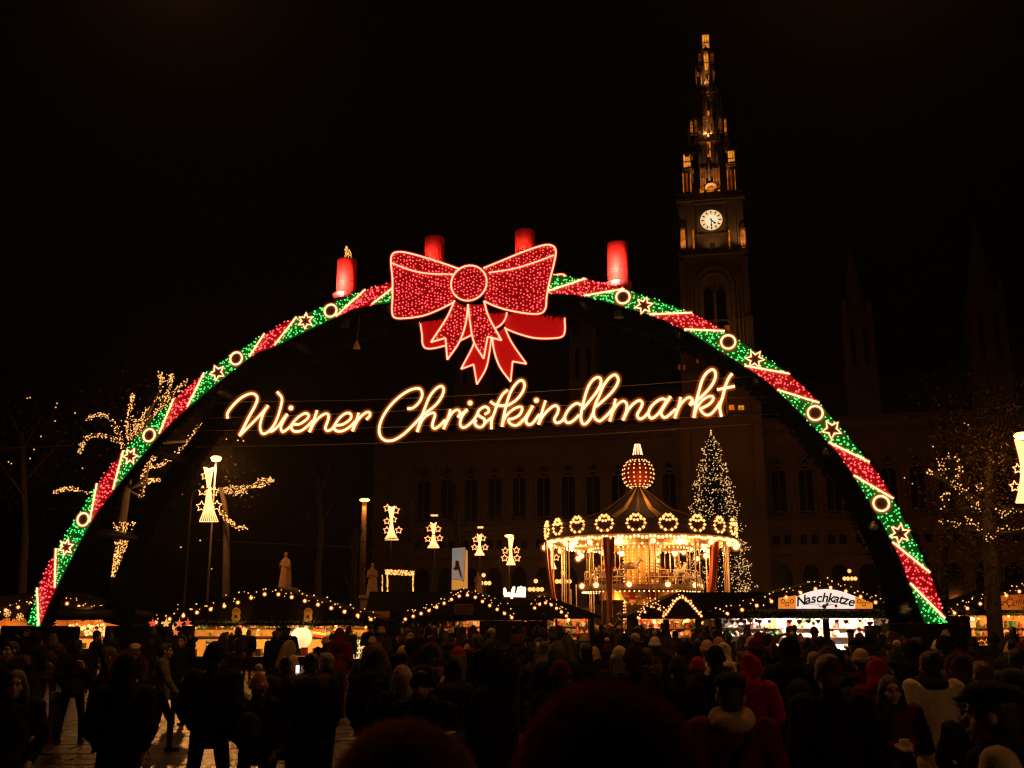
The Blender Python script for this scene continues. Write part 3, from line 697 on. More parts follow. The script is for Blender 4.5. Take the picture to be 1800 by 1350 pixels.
# ================================================================== SCRIPT SIGN
SO = 1.3
TXT = [
 ('W', [[(399.8,735.3),(399.8,726.9),(406,717),(419.3,702.9),(432.7,694.4),(443.3,691.8),(450.4,695.3),(452.2,702.9),(447.8,714.4),(438,732.2),(428.2,751.8),(420.7,766)],[(420.7,766),(432.7,754.4),(448.7,738.4),(462.9,723.3),(471.3,712.7)],[(471.3,712.7),(463.8,725.1),(458.9,739.3),(457.1,750),(459.3,759.8),(464.7,762.4),(473.6,757.1),(482.4,745.6),(489.6,728.7),(494.9,709.1),(494.9,698.4),(487.3,689.1)]], None),
 ('i', [[(473.6,757.6),(478.9,757.6),(489.6,748.2),(498.4,735.8),(505.1,727.8)],[(505.1,727.8),(496.7,742.9),(493.6,751.8),(496.7,758.9),(503.8,755.3),(512.7,747.3)]], (511.3,717.1)),
 ('e', [[(512.7,747.3),(517,746),(526.7,745.4),(537.5,738.3),(542.5,732.5),(540.8,727.5),(534.2,727.1),(523.3,734.2),(514.2,744.2),(512.1,752.5),(517.5,758.3),(528.3,757.5),(539.2,750),(550,739.2)]], None),
 ('n', [[(557.5,721.3),(551.7,738.3),(543.8,759.6)],[(543.8,759.6),(551.7,744.2),(561.7,733.3),(572.5,727.1),(577.5,730),(576.7,738.3),(572.1,750.8),(574.2,756.7),(580.8,755.8),(587.5,750)]], None),
 ('e', [[(587.5,750),(590,747.9),(601.7,746.3),(613.3,739.2),(617.5,732.5),(615,726.7),(607.5,726.7),(597.5,734.2),(589.2,745.8),(587.5,753.3),(593.3,757.9),(604.2,756.7),(615.8,749.2),(625,740)]], None),
 ('r', [[(630.4,725.8),(626.7,738.3),(619.2,757.9)],[(619.2,757.9),(625,745),(632.5,734.2),(642.5,725.8),(649.2,725),(650,730.8),(643.8,737.5)]], None),
 ('C', [[(716.4,718.3),(726.1,716.8),(736.7,707.2),(742,695.6),(740.5,686),(733.8,682.6),(721.3,685.5),(707.8,693.2),(692.4,706.2),(678.9,722.6),(670.2,739),(666.4,754.4),(668.8,766.9),(676,773.6),(683.7,775.1),(694.3,772.7),(709.7,763),(725.1,748.6),(738.6,734.1),(742.4,729.3)]], None),
 ('h', [[(742.4,729.3),(754,721.6),(767.5,710.1),(777.1,695.6),(780,684.1),(775.2,678.8),(765.6,684.1),(755,697.6),(747.3,715.9),(739.6,737),(733.3,759.2)],[(733.3,759.2),(740.5,740.9),(750.1,730.3),(760.7,725.5),(764.6,729.3),(761.7,739.9),(759.8,748.6),(764.1,753.4),(772.3,748.6),(782.9,738)]], None),
 ('r', [[(791.8,719.6),(787.8,733.8),(779.3,754.2)],[(779.3,754.2),(786.9,738.2),(795.8,724.9),(803.8,720.4),(808.2,724),(807.8,729.3),(804.7,733.8)]], None),
 ('i', [[(804.7,733.8),(812.7,726.7),(821.6,719.6)],[(821.6,719.6),(812.7,731.1),(808.7,743.6),(811.8,750.7),(819.8,749.8),(832.2,739.1)]], (826.4,708.4)),
 ('s', [[(832.2,739.1),(839.8,727.5)],[(851.8,728.4),(858.9,724),(858,717.8),(851.8,715.1),(842.9,720.4),(839.8,726.7),(843.8,732),(850.9,736.4),(851.8,744.4),(845.6,750.7),(837.6,748.9),(834.4,742.7),(837.6,738.2)],[(852.7,742.7),(862.4,735.6),(866,732.9)]], None),
 ('t', [[(892.7,685.3),(883.8,692.9),(875.8,707.1),(869.6,724),(864.2,740),(863.8,754.2)],[(862,705.8),(869.6,711.1),(881.1,713.3)]], None),
 ('k', [[(881.1,713.3),(894.4,711.6),(908.7,701.8),(918.4,689.3),(922,677.8),(919.3,669.8),(912.2,669.8),(902.4,680.4),(895.3,694.7),(890,711.6),(885.6,731.1),(882.4,749.8)],[(882.4,749.8),(886.4,736.4),(895.3,724.9),(906.9,716.9),(915.8,715.1),(917.6,721.3),(912.2,730.2),(902.4,735.6),(894.4,737.3),(895.3,742.7),(902.4,747.6),(911.3,746.2),(921.1,736.4)]], None),
 ('i', [[(911.3,746.2),(920.7,737.1),(930.4,723.8),(936.7,713.1)],[(936.7,713.1),(928.7,728.2),(924.7,738.9),(927.8,746),(935.8,744.2),(948.2,728.2)]], (942.9,703.8)),
 ('n', [[(958.9,704.2),(953.6,721.1),(946.4,746)],[(946.4,746),(952.7,733.6),(963.3,721.1),(974.9,713.1),(981.1,716.7),(980.2,725.6),(974.4,737.1),(978.4,743.3),(986.4,740.7),(993.6,732.7)]], None),
 ('d', [[(1022,712.2),(1014,709.1),(1004.2,714.9),(995.3,726.4),(992.7,736.2),(997.1,742.9),(1006,740.7),(1018.4,729.1)],[(1024.7,719.3),(1036.2,705.1),(1048.7,689.1),(1055.8,675.8),(1055.8,666),(1049.6,663.3),(1041.6,668.7),(1034.4,679.3),(1028.2,697.1),(1022.9,719.3),(1021.1,734.4),(1023.8,744.2),(1029.1,745.1),(1036.2,738),(1042.4,726.4)]], None),
 ('l', [[(1047,714),(1050,712.9),(1062.4,702.2),(1076.7,688),(1085.6,673.8),(1086.4,664.9),(1081.1,658.7),(1071.3,664),(1060.7,678.2),(1053.6,695.1),(1046,712.2),(1043.3,726.4),(1046,735.3),(1052.2,739.8),(1057.1,738.7),(1066.9,729.8),(1077.6,718.2)]], None),
 ('m', [[(1082,701.3),(1077.6,720),(1071.8,740.4)],[(1071.8,740.4),(1076.7,724.4),(1085.6,711.1),(1095.3,704.9),(1101.6,710.2),(1101.1,722.7),(1094.9,738.7)],[(1094.9,738.7),(1103.3,721.8),(1114,709.3),(1123.8,704),(1129.1,708.4),(1126.4,717.3),(1120.2,728.9),(1123.8,736),(1130.9,734.2),(1138.9,726.2)]], None),
 ('a', [[(1171.8,704.9),(1164.7,700.9),(1154,705.8),(1144.2,715.6),(1139.8,727.1),(1144.2,735.1),(1151.3,732.4),(1160.2,723.6),(1170,708.4),(1178.9,696.9)],[(1178.9,696.9),(1168.2,712.9),(1162,725.3),(1166.4,733.3),(1173.6,731.6),(1187.8,719.1)]], None),
 ('r', [[(1196.4,698.4),(1192.9,713.6),(1185.8,734.9)],[(1185.8,734.9),(1192.9,717.1),(1200.9,705.6),(1210.7,698.4),(1216.9,702),(1215.1,707.3),(1212,711.8)],[(1212,711.8),(1221.3,708.2)]], None),
 ('k', [[(1221.3,708.2),(1225.8,703.8),(1236.4,694),(1248,681.6),(1256,668.2),(1257.8,655.8),(1252.4,649.6),(1242.7,654.9),(1234.7,667.3),(1229.3,685.1),(1224,706.4),(1219.6,734)],[(1219.6,734),(1224,718.9),(1232.9,705.6),(1243.6,697.6),(1252.4,696.7),(1253.3,702.9),(1246.2,710.9),(1236.4,716.2),(1231.1,718.9),(1234.7,725.1),(1241.8,729.6),(1250.7,726.9),(1260.4,715.3),(1266.7,705.6)]], None),
 ('t', [[(1287.1,656.7),(1280.9,664.7),(1274.7,679.8),(1270.2,698.4),(1265.3,714.4),(1268,732.2)],[(1260.4,685.1),(1291.6,678.9)]], None),
]
sign = thing('neon_script_sign', AP(845, 720, SO), 'glowing script sign reading Wiener Christkindlmarkt, hung across the arch', 'sign')
for ch, strokes, dot in TXT:
    a, e = MB(), MB()
    for st_ in strokes:
        pts = cr([AP(p[0], p[1], SO) for p in st_], 4); rope(a, e, pts, .048, False, 1.95)
    if dot:
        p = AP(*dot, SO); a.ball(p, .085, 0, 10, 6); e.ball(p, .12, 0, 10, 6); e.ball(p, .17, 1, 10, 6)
    o = a.build('letter', M['rope'], sign); o['label'] = 'glowing letter ' + ch; e.build('halo', [M['halo'], M['halo_outer']], o)
def support(pts, r=.012, off=SO + .06):
    b = MB(); b.tube(cr([AP(x, y, off) for x, y in pts], 6), r, 5); b.build('support_wire', M['wire'], sign)
support([(372,709),(450,706),(640,703),(860,693),(1060,681),(1300,663),(1330,660)])
support([(345,757),(560,755),(760,748),(980,741),(1180,735),(1370,728)])
support([(360,735),(560,729),(760,720),(1000,712),(1200,703),(1345,697)])
# ================================================================== LIGHT STRINGS
bulb_me = MB().ball((0, 0, 0), .06, 0, 8, 6).ball((0, 0, 0), .105, 1, 10, 7).mesh('bulb', [M['bulb'], M['bulb_halo']])
rg = random.Random(21)
def light_string(pts, d, label, n_big, small=3.2, big_r=1.0, drop=.16, jit=.1):
    w = [P(x, y, d) for x, y in pts]; c = cr(w, 12) if len(w) > 2 else [w[0].lerp(w[1], k / 20) for k in range(21)]
    root = thing('light_string', c[len(c) // 2], label, 'light string', 'light strings along the stall gables')
    b = MB(); b.tube(c, .014, 4); b.build('cable', M['black'], root)
    L = [0.0]
    for p, q in zip(c, c[1:]): L.append(L[-1] + (q - p).length)
    def at(s):
        for k in range(len(L) - 1):
            if L[k + 1] >= s: return c[k].lerp(c[k + 1], (s - L[k]) / max(1e-6, L[k + 1] - L[k]))
        return c[-1]
    b = MB(); n = int(L[-1] * small * 1.5)
    for k in range(n):
        p = at((k + rg.random()) / n * L[-1]) + Vector((rg.gauss(0, .05), rg.uniform(-.12, .05), rg.gauss(.05, jit))); b.octa(p, rg.choice((.024, .03, .038)))
    b.build('small_lights', M['led_warm'], root, 'stuff')
    for k in range(n_big):
        p = at((k + .5) / n_big * L[-1]) + Vector((0, -.1, -drop))
        o = link('bulb', bulb_me, root, p - root.location); o.scale = (big_r,) * 3
    return root
# ================================================================== STALLS
GOODS = [mat('good_%s' % n, c, .5) for n, c in (('red', (.5, .04, .03)), ('ochre', (.6, .35, .08)), ('cream', (.75, .62, .42)), ('brown', (.18, .08, .03)), ('green', (.06, .16, .05)), ('white', (.8, .76, .7)))]
def area(loc, size, power, col, target):
    l = bpy.data.lights.new('stall_lamp', 'AREA'); l.shape = 'RECTANGLE'; l.size = size[0]; l.size_y = size[1]; l.energy = power; l.color = col
    o = bpy.data.objects.new('stall_lamp', l); COL.objects.link(o); o.location = loc; o.rotation_euler = (Vector(target) - Vector(loc)).to_track_quat('-Z', 'Y').to_euler(); return o
def point(loc, power, col, r=.1):
    l = bpy.data.lights.new('lamp_light', 'POINT'); l.energy = power; l.color = col; l.shadow_soft_size = r
    o = bpy.data.objects.new('lamp_light', l); COL.objects.link(o); o.location = loc; return o
def stall(d, x0, x1, ax, ay, ey, oy, opens, depth, label, wall, lamp, power, roof=None, counter_z=1.05, goods=60, hang=0, seed=1, shelves=(1.25, 1.62), gable=True):
    rs_ = random.Random(seed)
    X = lambda px, py=1085: P(px, py, d).x
    zt, ze, zo = P(ax, ay, d).z, P(x0, ey, d).z, P(x0, oy, d).z
    xa, xb, xm = X(x0), X(x1), X(ax)
    root = thing('market_stall', ((xa + xb) / 2, d, 0), label, 'market stall', 'wooden stalls of the Christmas market')
    th = .1
    fb = MB()      # gable board
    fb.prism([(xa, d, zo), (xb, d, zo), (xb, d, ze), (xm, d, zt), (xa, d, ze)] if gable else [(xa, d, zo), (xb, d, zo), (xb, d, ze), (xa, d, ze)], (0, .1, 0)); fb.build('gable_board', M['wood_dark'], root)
    ov = .45
    for sx in ((xa, xb) if gable else ()):
        b = MB(); e = Vector((sx + (-.3 if sx == xa else .3), 0, ze - .1)); t_ = Vector((xm, 0, zt + .06)); nrm = Vector((0, 0, .1))
        q = [Vector((e.x, d - ov, e.z)), Vector((t_.x, d - ov, t_.z)), Vector((t_.x, d + depth, t_.z)), Vector((e.x, d + depth, e.z))]
        b.hexa(q, [p + nrm for p in q]); b.build('roof_slope', M['roof_dark'], root)
        b = MB(); b.hexa([Vector((e.x, d - ov - .04, e.z - .08)), Vector((t_.x, d - ov - .04, t_.z - .08)), Vector((t_.x, d - ov - .005, t_.z - .08)), Vector((e.x, d - ov - .005, e.z - .08))], [Vector((e.x, d - ov - .04, e.z + .12)), Vector((t_.x, d - ov - .04, t_.z + .12)), Vector((t_.x, d - ov - .005, t_.z + .12)), Vector((e.x, d - ov - .005, e.z + .12))]); b.build('barge_board', M['wood_dark'], root)
    if roof:       # long roof parallel to the front
        rx0, rx1, ry = roof; b = MB(); zr_ = P(rx0, ry, d + depth / 2).z; xr0, xr1 = X(rx0), X(rx1)
        b.hexa([Vector((xr0, d - .3, ze - .15)), Vector((xr1, d - .3, ze - .15)), Vector((xr1, d + depth, ze - .15)), Vector((xr0, d + depth, ze - .15))], [Vector((xr0, d + depth / 2 - .2, zr_)), Vector((xr1, d + depth / 2 - .2, zr_)), Vector((xr1, d + depth / 2 + .2, zr_)), Vector((xr0, d + depth / 2 + .2, zr_))]); b.build('long_roof', M['roof_dark'], root)
    b = MB(); b.box(((xa + xb) / 2, d + depth - .05, zo / 2 + .3), (xb - xa, .1, zo + .6)); b.build('back_wall', wall, root)
    for sx in (xa + .05, xb - .05):
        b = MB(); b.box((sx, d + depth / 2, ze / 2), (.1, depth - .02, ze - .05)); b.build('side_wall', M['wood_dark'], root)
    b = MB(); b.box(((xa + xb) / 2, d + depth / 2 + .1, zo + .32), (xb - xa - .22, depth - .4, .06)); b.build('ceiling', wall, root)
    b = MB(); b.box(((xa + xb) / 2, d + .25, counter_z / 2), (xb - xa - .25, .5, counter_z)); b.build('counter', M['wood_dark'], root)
    edges = sorted([xa] + [X(p) for o in opens for p in o] + [xb])
    for k in range(0, len(edges), 2):
        if edges[k + 1] - edges[k] > .06:
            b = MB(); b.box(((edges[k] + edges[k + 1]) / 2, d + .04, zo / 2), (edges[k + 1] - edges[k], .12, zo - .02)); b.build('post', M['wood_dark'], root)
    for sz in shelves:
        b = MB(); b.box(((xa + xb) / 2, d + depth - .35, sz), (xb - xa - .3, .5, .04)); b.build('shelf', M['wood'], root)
    gb = MB()
    for k in range(goods):
        xx = rs_.uniform(xa + .3, xb - .3); lv = rs_.choice([counter_z] + list(shelves)); yy = d + .25 if lv == counter_z else d + depth - .4
        h = rs_.uniform(.14, .38); w = rs_.uniform(.1, .28); mi = rs_.randrange(6)
        if rs_.random() < .45: gb.ball((xx, yy + rs_.uniform(-.15, .15), lv + .03 + w / 2), w / 2, mi, 7, 5)
        elif rs_.random() < .5: gb.lathe((xx, yy + rs_.uniform(-.15, .15), lv + .022), [(0, 0), (w * .4, 0), (w * .42, h * .6), (w * .16, h * .8), (w * .16, h), (0, h)], 8, mi)
        else: gb.box((xx, yy + rs_.uniform(-.15, .15), lv + .022 + h / 2), (w, w, h), rs_.uniform(0, 3), mi)
    for k in range(hang):
        xx = rs_.uniform(xa + .3, xb - .3); yy = d + rs_.uniform(.4, depth - .6); l_ = rs_.uniform(.2, .5); mi = rs_.randrange(6)
        gb.tube([(xx, yy, zo + .3), (xx, yy, zo + .3 - l_)], .008, 4, 3); gb.ball((xx, yy, zo + .3 - l_), rs_.uniform(.05, .11), mi, 7, 5)
    gb.build('goods', GOODS, root, 'stuff')
    n = max(1, round((xb - xa) / 3.2))
    for k in range(n):
        xx = xa + (xb - xa) * (k + .5) / n
        area((xx, d + .45, zo + .22), ((xb - xa) / n * .7, .3), 2.3 * power / n, lamp, (xx, d + depth * .75, .9))
    return root
M['ochre_wall'] = mat('ochre_plaster', (.7, .44, .16), .7, (.5, .27, .08), 2.5)
WARM = (1, .56, .2); YEL = (1, .5, .13); PINKW = (1, .74, .55); ORA = (1, .42, .12)
stall(46.5, -190, 222, 82, 1046, 1080, 1101, [(-150, 212)], 3.6, 'stall with snowflake lights and an orange fringe, half hidden by the left arch feet', M['orange_wall'], ORA, 420, None, .75, 130, 60, 2)
stall(44, 262, 664, 478, 1038, 1090, 1099, [(343, 492), (505, 657)], 4.2, 'broad gabled stall with two round number plaques and a yellow lit interior', M['ochre_wall'], YEL, 330, None, .5, 110, 40, 3)
stall(51, 668, 962, 815, 1040, 1086, 1091, [(697, 743), (746, 764), (770, 843)], 4.0, 'dark roofed stall with a small wooden board in its gable and orange shelves', M['orange_wall'], ORA, 330, (640, 815, 1040), .9, 170, 20, 4)
stall(54, 872, 1045, 957, 1053, 1083, 1088, [(878, 940), (944, 976), (980, 1036)], 3.4, 'small low gabled stall just left of the carousel', M['orange_wall'], ORA, 200, (880, 957, 1054), .9, 120, 30, 5)
stall(43.6, 1115, 1262, 1197, 1047, 1082, 1088, [(1122, 1166), (1176, 1222), (1230, 1258)], 3.0, 'little stall with a steep gable of bright bulbs in front of the carousel', M['orange_wall'], (1, .4, .14), 110, None, .8, 90, 20, 6)
stall(44.5, 1240, 1574, 1450, 1027, 1076, 1087, [(1268, 1446), (1457, 1563)], 2.6, 'brightly lit sweets stall with a white name board and rows of gingerbread hearts', M['white'], PINKW, 900, (1205, 1372, 1041), .75, 150, 50, 7)
stall(46, 1655, 2010, 1850, 1020, 1080, 1082, [(1704, 1990)], 3.6, 'orange lit stall with a long wooden name board at the right edge', M['orange_wall'], ORA, 420, None, .9, 170, 60, 8)
# light strings
light_string([(-20, 1073), (30, 1062), (82, 1049), (150, 1062), (212, 1082)], 46.0, 'warm light string on the gable of the stall with snowflakes', 11, 4)
light_string([(264, 1090), (330, 1074), (410, 1055), (478, 1037), (560, 1056), (640, 1078), (664, 1086)], 43.45, 'long warm light string on the gable of the stall with number plaques', 17, 4)
light_string([(706, 1085), (760, 1065), (817, 1040), (860, 1058), (906, 1083)], 50.4, 'zigzag light string on the gable of the dark roofed stall', 15, 5)
light_string([(920, 1082), (957, 1054), (1000, 1080)], 53.4, 'short light string on the small gable left of the carousel', 9, 6)
light_string([(1168, 1081), (1197, 1049), (1234, 1084)], 43.0, 'bright dense light string on the steep little gable', 17, 9, .75, .02, .05)
light_string([(1118, 1085), (1148, 1058), (1170, 1082)], 43.05, 'tangled light string beside the steep little gable', 5, 16, .7)
light_string([(1238, 1082), (1300, 1066), (1370, 1046), (1450, 1026), (1510, 1042), (1576, 1068)], 43.9, 'light string along the gable over the white name board', 13, 4)
light_string([(1642, 1084), (1700, 1062), (1780, 1036), (1850, 1018), (1920, 1036)], 45.4, 'light string on the gable of the orange lit stall at the right edge', 12, 4.5)
# --- name board of the sweets stall
def flat_text(parent, s, size, origin, mt, shear=.3, name='letter'):
    for ch, (x, z, rot) in s:
        cu_ = bpy.data.curves.new('letter', 'FONT'); cu_.body = ch; cu_.size = size; cu_.shear = shear; cu_.extrude = .008; cu_.align_x = 'CENTER'; cu_.offset = .012
        ob = bpy.data.objects.new('tmp', cu_); COL.objects.link(ob); dg = bpy.context.evaluated_depsgraph_get()
        me = bpy.data.meshes.new_from_object(ob.evaluated_get(dg)); bpy.data.objects.remove(ob)
        me.materials.clear(); me.materials.append(mt)
        mtx = Matrix.Translation(Vector(origin) + Vector((x, 0, z))) @ Matrix.Rotation(R(90), 4, 'X') @ Matrix.Rotation(rot, 4, 'Z')
        me.transform(Matrix.Translation(-wl(parent)) @ mtx); o = link(name, me, parent); o['label'] = 'dark letter ' + ch
D7 = 44.18
M['board_white'] = glow('backlit_white_board', (1.0, .82, .74), .95, False, (.8, .8, .8)); M['board_orange'] = glow('backlit_orange_board', (1.0, .28, .03), .75, False, (.6, .3, .1))
nb = thing('name_board', P(1450, 1069, D7), 'white backlit board with orange ends reading Naschkatze in dark letters', 'sign')
b = MB(); top = [P(1400 + 103 * t, 1049 - 13 * math.sin(math.pi * t) - 1 * t, D7) for t in [k / 12 for k in range(13)]]
b.prism([P(1400, 1070, D7), P(1503, 1070, D7)] + top[::-1], (0, .08, 0)); b.build('centre_panel', M['board_white'], nb)
for xa_, xb_, ya_, yb_ in ((1369, 1399.4, 1051, 1046.5), (1503.6, 1534, 1046.5, 1051)):
    b = MB(); b.prism([P(xa_, 1070, D7), P(xb_, 1070, D7), P(xb_, yb_, D7), P(xa_, ya_, D7)], (0, .08, 0)); e = b.build('end_panel', M['board_orange'], nb)
    for k in range(3):
        cx_ = xa_ + 7 + k * 8; b = MB(); b.tube([P(cx_ + 3.2 * math.cos(a), 1059 + 5 * (k % 2) - 2 + 3.2 * math.sin(a), D7 - .02) for a in [2 * math.pi * i / 10 for i in range(10)]], .018, 5, 0, True); b.build('scroll', M['wood'], e)
name = 'Naschkatze'; xs = [1408, 1420, 1429.5, 1439, 1449.5, 1459.5, 1468.5, 1476.5, 1484, 1494]
org = P(1450, 1056, D7 - .03); kx = P(1460, 1056, D7).x - P(1450, 1056, D7).x
flat_text(nb, [(c, ((x - 1450) / 10 * kx, -.05 - .17 * ((x - 1450) / 46) ** 2, -(x - 1450) / 46 * .22)) for c, x in zip(name, xs)], .55, org, M['black'])
cb = MB(); pc = P(1449, 1066, D7 - .05)
cb.ball(pc, .1, 0, 8, 6); cb.ball(pc + Vector((.13, 0, .08)), .065, 0, 8, 6)
for s in (-.04, .04): cb.add([pc + Vector((.13 + s - .025, 0, .13)), pc + Vector((.13 + s + .025, 0, .13)), pc + Vector((.13 + s, 0, .2))], [(0, 1, 2)])
cb.tube([pc + Vector((-.08, 0, -.03)), pc + Vector((-.2, 0, .0)), pc + Vector((-.22, 0, .1))], .018, 5); cb.build('cat_emblem', GOODS[3], nb)
cb = MB(); cb.ball(P(1469.5, 1065, D7 - .05), .07, 0, 8, 6); cb.build('cherry_emblem', M['red_paint'], nb)
cb = MB(); cb.tube([P(1413, 1062.5, D7 - .02), P(1440, 1062, D7 - .02)], .008, 4); cb.tube([P(1457, 1064, D7 - .02), P(1461, 1062.5, D7 - .02), P(1466, 1063, D7 - .02)], .012, 4); cb.build('printed_line', M['black'], nb)
# garland over the sweets stall
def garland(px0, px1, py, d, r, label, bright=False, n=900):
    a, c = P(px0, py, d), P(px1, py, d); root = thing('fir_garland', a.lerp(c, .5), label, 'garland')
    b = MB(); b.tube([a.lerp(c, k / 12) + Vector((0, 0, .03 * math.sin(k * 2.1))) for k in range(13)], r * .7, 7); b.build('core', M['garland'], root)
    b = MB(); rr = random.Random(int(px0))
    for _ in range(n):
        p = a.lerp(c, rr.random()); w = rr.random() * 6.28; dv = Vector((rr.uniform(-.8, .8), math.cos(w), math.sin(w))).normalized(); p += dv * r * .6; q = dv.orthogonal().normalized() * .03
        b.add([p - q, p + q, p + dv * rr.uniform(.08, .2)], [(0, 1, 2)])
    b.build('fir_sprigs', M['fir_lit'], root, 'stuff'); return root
M['fir_lit'] = mat('bulb_lit_fir_tone', (.2, .3, .1), .7, (.1, .17, .05), 6)  # brightened green paints in the string-bulb light on the fir
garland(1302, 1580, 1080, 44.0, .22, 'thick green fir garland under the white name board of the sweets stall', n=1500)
garland(1660, 1860, 1077, 45.5, .13, 'thin fir garland over the counter of the orange lit stall')
garland(340, 662, 1097, 43.8, .1, 'dark fir garland along the opening of the stall with number plaques', n=700)
# gingerbread hearts
HC = {'brown': mat('gingerbread', (.2, .085, .03), .6), 'pink': mat('pink_icing', (.75, .35, .38), .6), 'lilac': mat('lilac_icing', (.5, .42, .62), .6), 'red': mat('red_foil', (.6, .03, .03), .4)}
def heart(px, py, col, label, k=1.0, d=44.0):
    c = P(px, py, d + .12); root = thing('gingerbread_heart', c + Vector((0, 0, -.1 * k)), label, 'gingerbread heart', 'gingerbread hearts hung in the sweets stall'); b = MB()
    poly = []
    for i in range(18):
        t = 2 * math.pi * i / 18; poly.append(c + Vector((.0068 * 16 * math.sin(t) ** 3, 0, .0068 * (13 * math.cos(t) - 5 * math.cos(2 * t) - 2 * math.cos(3 * t) - math.cos(4 * t)))) * k)
    b.prism(poly, (0, .03, 0)); b.build('biscuit', HC[col], root)
    e = MB(); e.tube([c + (p - c) * .82 + Vector((0, -.008, 0)) for p in poly], .007, 4, 0, True); e.build('icing_rim', HC['pink' if col == 'brown' else 'brown'], root)
    s = MB(); s.tube([c + Vector((0, .015, .1 * k)), c + Vector((0, .015, .26))], .006, 4); s.build('ribbon', M['red_paint'], root)
for i, (x, w) in enumerate(((1276, 'first brown gingerbread heart, at the left end of the stall opening'), (1287, 'second brown gingerbread heart from the left end of the opening'), (1297.5, 'third brown gingerbread heart from the left end of the opening'), (1308, 'fourth brown gingerbread heart from the left end of the opening'))): heart(x, 1093, 'brown', w)
heart(1319, 1091.5, 'pink', 'pink heart right beside the row of four brown hearts'); heart(1335, 1093, 'brown', 'lone brown heart between two pink and pale ones', 1.05)
heart(1346, 1105, 'red', 'small red heart hanging low in the left half of the stall', .8); heart(1352, 1092, 'lilac', 'small lilac heart in the middle of the left opening', .8)
heart(1388, 1092.5, 'pink', 'big pink heart left of the big lilac heart', 1.15); heart(1405, 1093, 'lilac', 'big lilac heart right of the big pink heart', 1.15)
heart(1421, 1092, 'brown', 'brown heart near the middle post on its left', 1.0); heart(1438, 1092, 'brown', 'brown heart touching the middle post on its left', 1.0)
heart(1471, 1092, 'brown', 'first brown heart to the right of the middle post'); heart(1487, 1093, 'brown', 'second brown heart to the right of the middle post', 1.1)
heart(1512, 1091, 'lilac', 'small lilac heart in the right opening', .8); heart(1529.5, 1096, 'red', 'large red heart in the right opening', 1.2)
heart(1553, 1092, 'pink', 'pink heart at the right end, above a brown one', 1.0); heart(1553.5, 1104.5, 'brown', 'brown heart at the right end, below a pink one', 1.0)
# --- board of the right stall, small board of the dark stall, number plaques
nb = thing('name_board', P(1790, 1072, 45.5), 'long orange wooden board with faded scrollwork at the right edge', 'sign'); b = MB()
b.prism([P(1731, 1072, 45.5), P(1900, 1072, 45.5), P(1900, 1044, 45.5), P(1850, 1041, 45.5), P(1731, 1049, 45.5)], (0, .08, 0)); b.build('panel', M['board_wood'] if 'board_wood' in M else mat('lit_ochre_board', (.55, .25, .06), .7, (.4, .17, .04), 6), nb)
b = MB(); b.tube([P(1776 + 6 * math.cos(a), 1059 + 6 * math.sin(a), 45.46) for a in [2 * math.pi * i / 14 for i in range(14)]], .02, 5, 0, True)
for k in range(9): b.tube([P(1742 + k * 3.4, 1060 + (k % 2), 45.46), P(1744 + k * 3.4, 1057, 45.46)], .014, 4)
for k in range(12): b.tube([P(1786 + k * 4.0, 1062, 45.46), P(1788 + k * 4.0, 1055 - (k % 3), 45.46)], .016, 4)
b.build('scrollwork', M['wood'], nb)
spot(P(1790, 1082, 44.2), P(1790, 1058, 45.6), 70, ORA, R(120), 1, .2)
nb = thing('name_board', P(815, 1080, 50.9), 'small plain wooden board in the gable of the dark roofed stall', 'sign'); b = MB()
b.prism([P(798, 1080, 50.9), P(832, 1080, 50.9), P(832, 1063, 50.9), P(826, 1061, 50.9), P(798, 1062, 50.9)], (0, .06, 0)); b.build('panel', M['wood'], nb)
for k in range(3):
    b = MB(); b.tube([P(803, 1066 + 4.5 * k, 50.87), P(827, 1066 + 4.5 * k, 50.87)], .012, 4); b.build('carved_line', M['wood_dark'], nb)
for px, py, lab in ((415, 1081, 'golden number plaque on the left half of the broad gable'), (541.5, 1081.5, 'golden number plaque on the right half of the broad gable')):
    c = P(px, py, 43.9); root = thing('number_plaque', c, lab, 'plaque', 'plaques on the broad gable'); b = MB()
    prof = [(a, .26 if 0 else .24 * (1 + .16 * math.cos(2 * a + math.pi))) for a in [2 * math.pi * i / 32 for i in range(32)]]
    b.prism([c + Vector((.21 * math.cos(a) * (1 - .25 * math.exp(-(math.sin(a) / .3) ** 2)), 0, .31 * math.sin(a))) for a, r_ in prof], (0, .05, 0)); b.build('disc', M['gold'], root)
    b = MB(); b.prism([c + Vector(v) for v in ((-.08, -.01, -.13), (.08, -.01, -.13), (.05, -.01, .0), (-.05, -.01, .0))], (0, .02, 0)); b.build('number_panel', M['black'], root)
    b = MB(); b.tube([c + Vector((.09 * math.cos(a), -.01, .14 + .07 * math.sin(a))) for a in [math.pi * i / 8 for i in range(9)]], .012, 4); b.build('relief', M['wood'], root)
spot(P(415, 1104, 42.6), P(415, 1081, 43.9), 45, YEL, R(60), 1, .1); spot(P(541, 1104, 42.6), P(541, 1081, 43.9), 45, YEL, R(60), 1, .1)
